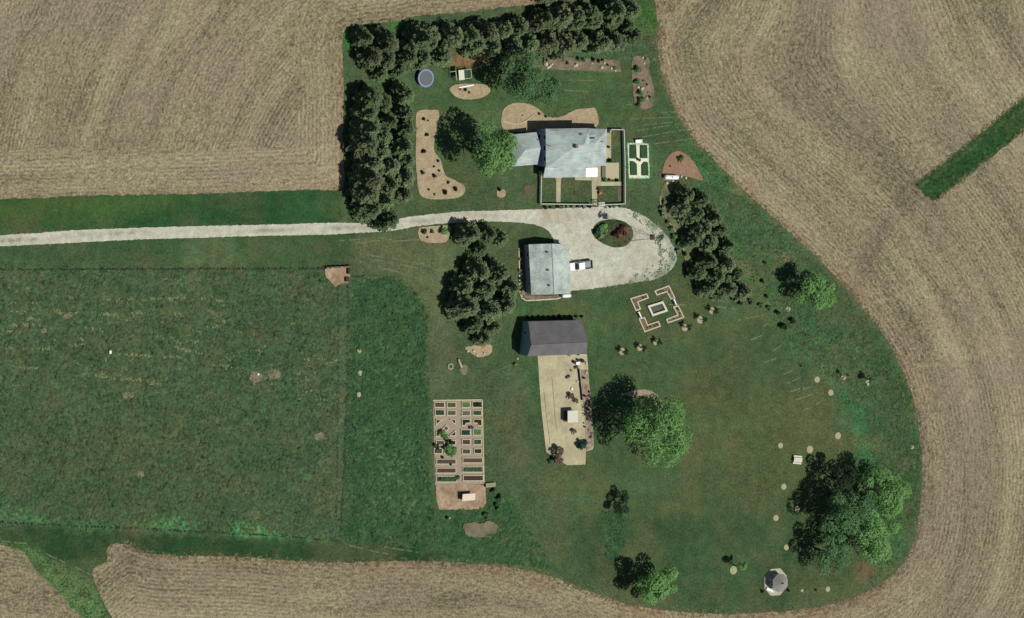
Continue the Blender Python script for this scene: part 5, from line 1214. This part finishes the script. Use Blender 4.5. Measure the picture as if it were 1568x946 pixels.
for k, (x, y, r_, l) in enumerate([(590, 190, .38, 'black tub left of the white box near the dark shed'), (648, 160, .28, 'small black tub above the white box near the dark shed'), (715, 172, .42, 'large black tub right of the white box near the dark shed'), (740, 435, .24, 'black pot on the soil strip, upper of two'), (755, 708, .27, 'black pot on the soil strip, lower of two'),
                                (648, 72, .26, 'black pot against the south wall of the dark shed'), (812, 800, .3, 'black pot at the edge of the big tree shade'), (790, 900, .3, 'black pot lowest on the soil strip')]):
    barrel(*Q(x, y), r_, .6, BLK2, l)
for x, y, s_, rot, m_, l in [(640, 210, (.95, .65, .5), .1, WHITE, 'bright white box among black tubs on the concrete yard'), (620, 268, (.95, .5, .4), .35, BLK2, 'long black box just below the white box'), (495, 416, (1.1, .5, .4), .45, BLK2, 'tilted black box alone on the open concrete'),
                          (555, 602, (.4, .5, .35), .2, WHITE, 'small white box above the withered vines'), (520, 85, (.75, .4, .4), 0, mat('tanbox', A(150, 140, 110)), 'tan box beside the shed door'), (545, 320, (.4, .4, .35), .6, mat('tanbox', A(150, 140, 110)), 'small tan box above the tilted black box'),
                          (640, 490, (.6, .4, .3), 0, mat('lightbox', A(205, 200, 185)), 'pale box against the low dark wall'), (775, 210, (.45, .7, .3), 0, mat('pale_rock', A(190, 200, 170), var=.2), 'pale block at the east rim of the yard, upper'), (778, 350, (.4, .45, .3), 0, mat('pale_rock', A(190, 200, 170)), 'pale block at the east rim of the yard, lower')]:
    crate(*Q(x, y), s_, m_, l, rot)
mb = MB(); kp = [Q(655, 290), Q(668, 400), Q(680, 520), Q(695, 640), Q(708, 770)]
for a, b in zip(kp[:-1], kp[1:]):
    a = P(*a, .3); b = P(*b, .3); d = b - a; mb.box((a + b) / 2 + Vector((0, 0, .05)), (d.length + .02, .2, .55), math.atan2(d.y, d.x))
tag(mb.build('low_wall', mat('black_wall', (.03, .028, .035))), 'low dark wall dividing the concrete from the soil strip', 'low wall')
for k in range(16):
    x = 898 + crng.uniform(-6, 8); y = 600 + k * 5.3
    shrub(crng.choice(['dry', 'dark', 'dry', 'pale']), x, y, crng.uniform(.2, .45), f'{ORD[k]} withered plant from the north on the lower soil strip', 'withered plants on the lower soil strip')

# ------------------------------------------------------------------ gazebo
q = P(1187, 891, 0)
oct_ = [(math.cos(math.pi / 8 + k * math.pi / 4), math.sin(math.pi / 8 + k * math.pi / 4)) for k in range(8)]
gz = thing('gazebo', 'octagonal gazebo with a grey pointed roof on a pale round base', 'gazebo', (q.x, q.y, .03))
MB().prism([(x * 3.35, y * 3.45) for x, y in oct_], 0, .16).build('base', mat('gaz_base', A(186, 186, 160), var=.08), gz)
for x, y in oct_: MB().bar((x * 2.05, y * 2.05, .16), (x * 2.05, y * 2.05, 2.2), .07).build('post', WHITE, gz)
mb = MB()
for k in range(8):
    if k in (6,): continue
    a = oct_[k]; b = oct_[(k + 1) % 8]
    for z in (.3, 1.0): mb.bar((a[0] * 2.05, a[1] * 2.05, z), (b[0] * 2.05, b[1] * 2.05, z), .04)
mb.build('railing', WHITE, gz)
mb = MB(); vs = [(x * 2.25, y * 2.25, 2.2) for x, y in oct_] + [(0, 0, 3.3)]; mb.add(vs, [(k, (k + 1) % 8, 8) for k in range(8)] + [tuple(range(7, -1, -1))]); mb.build('roof', mat('gaz_roof', A(150, 147, 140), var=.1, scale=2), gz)
MB().lathe([(.12, 0), (.2, .15), (.02, .5)], (0, 0, 3.25), 10).build('finial', mat('finial', (.03, .03, .03)), gz)
for x, y in ((1167, 905), (1207, 904)): shrub('dark', x, y, .45, 'dark bush at the ' + ('left' if x < 1180 else 'right') + ' side of the gazebo')
bench('bright white bench on the lower left edge of the gazebo base', 1179, 903.5, R(-24), 2.1, WHITE)

# ------------------------------------------------------------------ picnic table, white tank by garage, log seats, sprinkler
q = P(1221.5, 704, .6); t = thing('picnic_table', 'white picnic table with two benches on the open lawn', 'picnic table', (q.x, q.y, .04), R(-8))
PW = mat('picnic_white', A(232, 232, 212), var=.04, coord='obj')
mb = MB()
for k in range(5): mb.box((0, -.42 + k * .21, .76), (2.3, .19, .05))
mb.build('table_top', PW, t)
for sy in (-1, 1):
    mb = MB(); mb.box((0, sy * .82 - .1, .46), (2.3, .18, .05)); mb.box((0, sy * .82 + .1, .46), (2.3, .18, .05)); mb.build('bench_seat', PW, t)
for sx in (-.8, .8):
    mb = MB(); mb.bar((sx, -.35, .74), (sx, -.85, 0), .05); mb.bar((sx, .35, .74), (sx, .85, 0), .05); mb.box((sx, 0, .4), (.06, 1.8, .09)); mb.build('leg', PW, t)
q = P(866, 452.5, .6); t = thing('fuel_tank', 'short white tank beside the southeast corner of the pale garage', 'tank', (q.x, q.y, .06))
MB().lathe([(.02, -1.2), (.3, -1.15), (.42, -1.0), (.45, -.85), (.45, .85), (.42, 1.0), (.3, 1.15), (.02, 1.2)], (0, 0, .85), 20, 'X').build('tank_body', WHITE, t, smooth=True)
for s in (-.7, .7): MB().box((s, 0, .22), (.12, .7, .44)).build('stand', STEEL, t)
q = P(690, 561, .2); t = thing('stone_ring', 'round pale stone fire ring beside the log seat', 'fire ring', (q.x, q.y, .04))
for k in range(10):
    a = k * .628; MB().box((math.cos(a) * .62, math.sin(a) * .62, .12), (.36, .3, .26), a + .2).build('stone', mat('pale_stones', A(196, 190, 158), var=.15, scale=4), t, bevel=.05)
q = P(704, 556, .25); t = thing('log_seat', 'pale split log lying beside the fire ring', 'log', (q.x, q.y, .04), R(-66))
MB().lathe([(.2, -1.1), (.26, -1.0), (.27, .9), (.22, 1.1)], (0, 0, .26), 12, 'X').build('log', mat('pale_log', A(200, 188, 160), var=.15, scale=3), t, smooth=True)
MB().box((.2, -.32, .12), (1.3, .12, .2), .1).build('bark_slab', BARK, t)
hp = smooth_poly([(784, 559), (770, 563), (757, 568), (744, 574), (736, 582), (728, 590), (718, 597)], 6)[:36]
mb = MB()
for a, b in zip(hp[:-1], hp[1:]): mb.bar(P(*a, .07), P(*b, .07), .05, n=5)
tag(mb.build('garden_hose', mat('hose', A(136, 150, 84))), 'yellow-green hose trailing over the lawn from the reel', 'hose')
q = P(788.5, 558, .3); t = thing('hose_reel', 'pale green hose reel standing off the corner of the dark shed', 'hose reel', (q.x, q.y, .04), .5)
RG = mat('reel_green', A(150, 190, 150), var=.2)
for s in (-.3, .3): MB().lathe([(.02, s - .02), (.45, s - .02), (.45, s + .02), (.02, s + .02)], (0, 0, .5), 16, 'X').build('flange', RG, t)
MB().lathe([(.25, -.28), (.3, 0), (.25, .28)], (0, 0, .5), 14, 'X').build('coiled_hose', mat('hose', A(136, 150, 84)), t)
MB().box((0, 0, .06), (.9, .6, .08)).build('foot', RG, t)
for k, (x, y) in enumerate([(797, 541), (801, 541.5), (805, 541.8), (792, 549)]):
    tag(MB().lathe([(.02, 0), (.25, .02), (.3, .15), (.2, .28), (.02, .32)], n=9).build('garden_rock', mat('pink_rock', A(206, 186, 160), var=.15)), ['leftmost', 'middle', 'rightmost', 'detached green-stained'][k] + ' pale rock at the southwest corner of the dark shed', 'rock')
    bpy.data.objects['garden_rock' if k == 0 else f'garden_rock.{k:03d}'].location = P(x, y, .05)
# rocks in the long stony beds
RKM = mat('white_rock', A(214, 210, 186), var=.15, scale=3, coord='obj')
rk = MB(); rk.lathe([(.02, 0), (.32, .03), (.38, .18), (.22, .34), (.02, .38)], n=8); rk0 = rk.build('garden_rock', RKM); first = True
for k, (x, y, s_) in enumerate([(836, 98, 1.2), (842, 101, 1.1), (839, 103, .9), (845, 98, .8), (882, 99, 1.3), (879, 101, .8), (921, 103, 1.1), (925, 96, .7), (936, 104, .9), (977, 133, 1.0), (983, 135, 1.2), (990, 150, .7), (984, 88, .9), (986, 97, .7), (906, 97, .6), (942, 108, .7), (725, 537, 1.0), (741, 541, .9), (730, 544, .8), (716, 538, .7), (1030, 277, .8), (1043, 270, .9), (1050, 272, .8), (1021, 280, .8)]):
    o = rk0 if first else rk0.copy()
    if not first: COL.objects.link(o)
    first = False; o.location = P(x, y, .12); o.scale = (s_, s_ * crng.uniform(.7, 1.1), s_); o.rotation_euler = (0, 0, k)
    where = 'in the long stony bed by the northern trees' if y < 112 and x < 960 else 'in the narrow stony bed by the field' if y < 160 else 'at the foot of the central spruces' if x < 800 else 'below the reddish mulch mound'
    tag(o, f'pale rock {where}', 'rock', 'pale rocks ' + where)

# ------------------------------------------------------------------ wire fences of the pasture
def wire_fence(line, label, n=None, h=1.2, sp=4.0):
    base = P(*line[0], 0); root = thing('wire_fence', label, 'fence', base); wires = MB()
    for a, b in zip(line[:-1], line[1:]):
        a = P(*a, 0); b = P(*b, 0); d = b - a; m_ = max(1, round(d.length / sp))
        for k in range(m_ + 1): MB().bar(a.lerp(b, k / m_), a.lerp(b, k / m_) + Vector((0, 0, h + .1)), .07, n=6).build('post', mat('old_post', (.16, .14, .12)), root, base)
        for z in (.4, .75, 1.1): wires.bar(a + Vector((0, 0, z)), b + Vector((0, 0, z)), .007)
    wires.build('wires', mat('rusty_wire', (.06, .055, .05)), root, base); return root
wire_fence([(-60, 413.5), (250, 412.5), (496, 411)], 'wire fence along the top of the pasture', sp=5)
wire_fence([(533, 411), (531, 560), (527, 700), (519, 829)], 'wire fence between pasture and paddock', sp=4.5)
wire_fence([(519, 829), (420, 820), (300, 814), (180, 807)], 'wire fence along the bottom of the pasture', sp=5)
# board fence by the bare corner, gate box
q = P(515, 407, .5)
mb = MB(); a = P(497, 409, 0); b = P(534, 407, 0); d = b - a
fr = thing('board_fence', 'short board windbreak along the top of the bare pasture corner', 'fence', a)
mb.box((a + b) / 2 + Vector((0, 0, .55)), (d.length, .06, .95), math.atan2(d.y, d.x)); mb.build('boards', mat('grey_board', A(170, 156, 128), var=.15), fr, a)
for k in range(6): p = a.lerp(b, k / 5); MB().box(p + Vector((0, .08, .6)), (.12, .12, 1.2)).build('post', mat('old_post', (.16, .14, .12)), fr, a)
crate(531, 427.5, (.95, 1.0, .8), mat('trough_dark', A(70, 58, 52)), 'dark water trough at the right edge of the bare pasture corner', cat='trough', name='water_trough')
crate(533, 415, (.5, 1.2, .8), mat('rust_dark', A(66, 46, 32)), 'rusty feeder in the top right of the bare pasture corner', cat='feeder', name='feed_rack')
crate(168.5, 539, (.5, .7, .5), WHITE, 'tiny white salt box far left in the pasture', cat='salt box', name='salt_box')
crate(395, 573, (.4, .4, .4), WHITE, 'tiny white salt box on the larger pasture mound', cat='salt box', name='salt_box')
crate(688, 793, (.5, .4, .35), mat('paleb', A(176, 168, 140)), 'pale box left below the hen house')
crate(747, 788, (.01 + .5, .5, .4), mat('paleb', A(176, 168, 140)), 'pale box at the top of the compost heap')

# ------------------------------------------------------------------ tussocks, dry streaks, clippings (nobody could count these)
def mounds(name, X, Y, r, h, material, z=0.04, label='', k=6, cat=None):
    n = len(X); a = np.linspace(0, 2 * np.pi, k + 1)[:-1]
    rr = r[:, None] * RNG.uniform(.6, 1.3, (n, k)); rot = RNG.uniform(0, 6.28, (n, 1))
    vx = X[:, None] + np.cos(a + rot) * rr; vy = Y[:, None] + np.sin(a + rot) * rr
    B = np.stack([vx, vy, np.full_like(vx, z)], -1)
    T = np.stack([X + RNG.normal(0, .25, n) * r, Y + RNG.normal(0, .25, n) * r, z + h], -1)[:, None]
    V = np.concatenate([B, T], 1).reshape(-1, 3); i = np.arange(n)[:, None] * (k + 1); j = np.arange(k)
    F = np.stack([i + j, i + (j + 1) % k, np.broadcast_to(i + k, (n, k))], -1).reshape(-1, 3)
    me = np_mesh(name, V, F, material, smooth=False)
    o = bpy.data.objects.new(name, me); COL.objects.link(o); tag(o, label, cat, None, 'stuff'); return o
def scatter(poly, n, thin=None):
    xs = [p[0] for p in poly]; ys = [p[1] for p in poly]
    px = RNG.uniform(max(-40, min(xs)), min(1620, max(xs)), n * 3); py = RNG.uniform(min(ys), max(ys), n * 3)
    ok = inside(px, py, poly)
    if thin is not None: ok &= thin(px, py)
    px = px[ok][:n]; py = py[ok][:n]
    d = np.array([P(x, y, 0)[:2] for x, y in zip(px, py)]); return d[:, 0], d[:, 1]
TUF = mat('tussock_green', A(68, 96, 64), var=.5, scale=.5, rough=.95, spec=.1, c2=A(92, 102, 70), c2scale=.18)
TUD = mat('tussock_dark', A(56, 90, 58), var=.5, scale=.5, rough=.95, spec=.1, c2=A(70, 100, 62), c2scale=.3)
X, Y = scatter([(0, 414), (515, 413), (513, 822), (300, 808), (0, 786)], 9000); mounds('pasture_tussocks', X, Y, RNG.uniform(.2, .55, len(X)), RNG.uniform(.1, .3, len(X)), TUF, .19, 'grass tussocks all over the pasture')
X, Y = scatter([(538, 430), (612, 428), (650, 470), (655, 620), (660, 840), (522, 826)], 4200); mounds('paddock_tussocks', X, Y, RNG.uniform(.2, .6, len(X)), RNG.uniform(.12, .45, len(X)), TUD, .19, 'taller dark tussocks in the narrow paddock')
X, Y = scatter([(1070, 275), (1130, 300), (1290, 440), (1380, 580), (1405, 700), (1400, 800), (1350, 720), (1320, 620), (1200, 510), (1170, 440), (1110, 330)], 3800); mounds('bank_tussocks', X, Y, RNG.uniform(.2, .55, len(X)), RNG.uniform(.1, .35, len(X)), TUF, .04, 'rough tussocks on the eastern grass bank')
X, Y = scatter([(665, 785), (780, 770), (850, 870), (720, 858), (660, 850)], 900); mounds('rough_tussocks', X, Y, RNG.uniform(.2, .6, len(X)), RNG.uniform(.1, .4, len(X)), TUD, .04, 'rough tussocks around the compost heap')
X, Y = scatter([(920, 784), (952, 780), (960, 800), (956, 835), (940, 872), (928, 850)], 420); mounds('long_grass', X, Y, RNG.uniform(.2, .5, len(X)), RNG.uniform(.15, .45, len(X)), TUD, .04, 'uncut dark grass strip below the small dark tree')
# yellow streaks
sx, sy, sr = [], [], []
def streak(x0, y0, x1, y1, dens=1.0, wob=1.5, w_=1.3, rmin=.08, rmax=.26):
    L_ = math.hypot(x1 - x0, y1 - y0); n = int(L_ * dens)
    for i in range(n):
        t_ = random.random(); gate = noise.noise(((x0 + t_ * L_) * .12, y0 * .3, 2.0))
        if gate < -.12: continue
        x = x0 + (x1 - x0) * t_; y = y0 + (y1 - y0) * t_ + wob * noise.noise((x * .06, y0, 1)) + random.gauss(0, w_)
        q = P(x, y); sx.append(q.x); sy.append(q.y); sr.append(random.uniform(rmin, rmax))
for a in [(152, 459, 235, 457), (235, 457, 285, 456), (305, 458, 365, 461), (76, 477, 118, 479), (152, 479, 183, 484), (323, 478, 344, 490), (316, 501, 342, 497), (0, 532, 76, 534), (179, 543, 245, 545), (250, 546, 283, 546), (27, 562, 57, 563), (145, 576, 178, 579), (183, 580, 245, 584), (34, 487, 52, 487), (10, 507, 32, 508), (106, 529, 142, 524), (130, 504, 166, 505), (225, 588, 240, 587), (265, 532, 310, 541), (60, 432, 75, 436), (150, 525, 165, 560), (0, 500, 60, 496), (200, 480, 230, 480)]:
    streak(*a, dens=1.5)
for _ in range(60):
    x = random.uniform(5, 500); y = random.uniform(425, 620); streak(x, y, x + random.uniform(8, 40), y + random.uniform(-1, 1), .6)
mounds('yellow_grass', np.array(sx), np.array(sy), np.array(sr), np.full(len(sx), .12), mat('yellow_grass', A(128, 136, 92), var=.2, scale=1.5), .2, 'yellowed grass streaks across the pasture')
sx, sy, sr = [], [], []
for a in [(960, 182, 1030, 179), (975, 200, 1040, 189), (980, 210, 1055, 197), (1000, 220, 1062, 212), (985, 191, 1030, 187), (1010, 172, 1035, 171), (960, 160, 1000, 162)]: streak(*a, dens=5, wob=.6, w_=.25, rmin=.05, rmax=.1)
for a in [(1176, 495, 1168, 500), (1130, 490, 1169, 482), (1183, 537, 1196, 529), (1205, 587, 1224, 578), (1218, 612, 1252, 601), (1230, 628, 1262, 613), (1200, 573, 1212, 568), (1222, 600, 1240, 592), (1150, 520, 1170, 512), (1170, 555, 1190, 548), (1098, 469, 1125, 473), (1000, 465, 1050, 467), (1210, 600, 1232, 592)]: streak(*a, dens=6, wob=.4, w_=.28, rmin=.06, rmax=.13)
for a in [(540, 372, 600, 366), (560, 395, 640, 410), (550, 388, 650, 404), (600, 370, 650, 365), (560, 402, 620, 420), (535, 835, 600, 850), (540, 828, 640, 846), (60, 842, 100, 862), (0, 828, 40, 832), (20, 845, 70, 890), (110, 866, 140, 880), (520, 368, 590, 364), (905, 98, 945, 96), (870, 122, 915, 124), (865, 138, 905, 140), (640, 455, 657, 495)]: streak(*a, dens=3.5, wob=1.0, w_=.4, rmin=.05, rmax=.12)
mounds('hay_clippings', np.array(sx), np.array(sy), np.array(sr), np.full(len(sx), .05), mat('clippings', A(122, 132, 94), var=.15, scale=1.5), .05, 'pale mowing clippings in thin windrows on the lawn')
gx_, gy_ = scatter([(1006, 338), (1024, 360), (1036, 392), (1018, 424), (955, 438), (930, 440), (960, 426), (998, 408), (1006, 385), (1000, 362), (985, 345), (960, 326), (970, 322)], 2600,
    lambda x, y: (vnoise(x, y, .16, 31) * .6 + vnoise(x, y, .5, 32) * .4) > .56)
mounds('gravel_weeds', gx_, gy_, RNG.uniform(.06, .22, len(gx_)), RNG.uniform(.03, .12, len(gx_)), mat('weed_green', A(104, 126, 94), var=.3, scale=2), .1, 'weeds creeping over the east rim of the gravel yard')
fx_, fy_ = [], []
for ln in ([(516.5, 412), (517.5, 560), (516, 700), (513.5, 828)], [(533, 436), (531.5, 560), (527.5, 700), (520, 829)], [(0, 413.5), (250, 412.5), (496, 411)], [(519, 829), (420, 820), (300, 814), (0, 800)]):
    for a, b in zip(ln[:-1], ln[1:]):
        for i in range(int(math.hypot(a[0] - b[0], a[1] - b[1]) * (.55 if a[0] != 0 and abs(a[1] - b[1]) > 40 else .3))):
            t_ = random.random(); q = P(a[0] + (b[0] - a[0]) * t_ + random.gauss(0, .7), a[1] + (b[1] - a[1]) * t_ + random.gauss(0, .6)); fx_.append(q.x); fy_.append(q.y)
mounds('fence_row_weeds', np.array(fx_), np.array(fy_), RNG.uniform(.12, .32, len(fx_)), RNG.uniform(.08, .25, len(fx_)), mat('fence_weed', A(54, 72, 50), var=.4, scale=.8), .18, 'dark weeds grown up along the pasture fence lines')
# clods and stubble heaps along the field edges
eg = smooth_poly(EDGE, 4)[:-4]; cx, cy = [], []
for i in range(2600):
    p = random.choice(eg); q = P(p[0] + random.gauss(0, 3) + random.uniform(-3, 3), p[1] + random.gauss(0, 3) + random.uniform(-3, 3)); cx.append(q.x); cy.append(q.y)
for i in range(500):
    t_ = random.random(); s_ = random.choice((0, 1)); p = (1400 + 175 * t_ + (28 if s_ else 0), 283 - 140 * t_ + (28 if s_ else 0)); q = P(p[0] + random.gauss(0, 2), p[1] + random.gauss(0, 2)); cx.append(q.x); cy.append(q.y)
mounds('edge_weeds', np.array(cx), np.array(cy), RNG.uniform(.1, .3, len(cx)), RNG.uniform(.04, .2, len(cx)), mat('edge_weed', A(84, 94, 60), var=.4, scale=.7, c2=A(128, 110, 84), c2scale=.4), .03, 'weeds and clods along the edge of the field')
print('objects', len(bpy.data.objects))
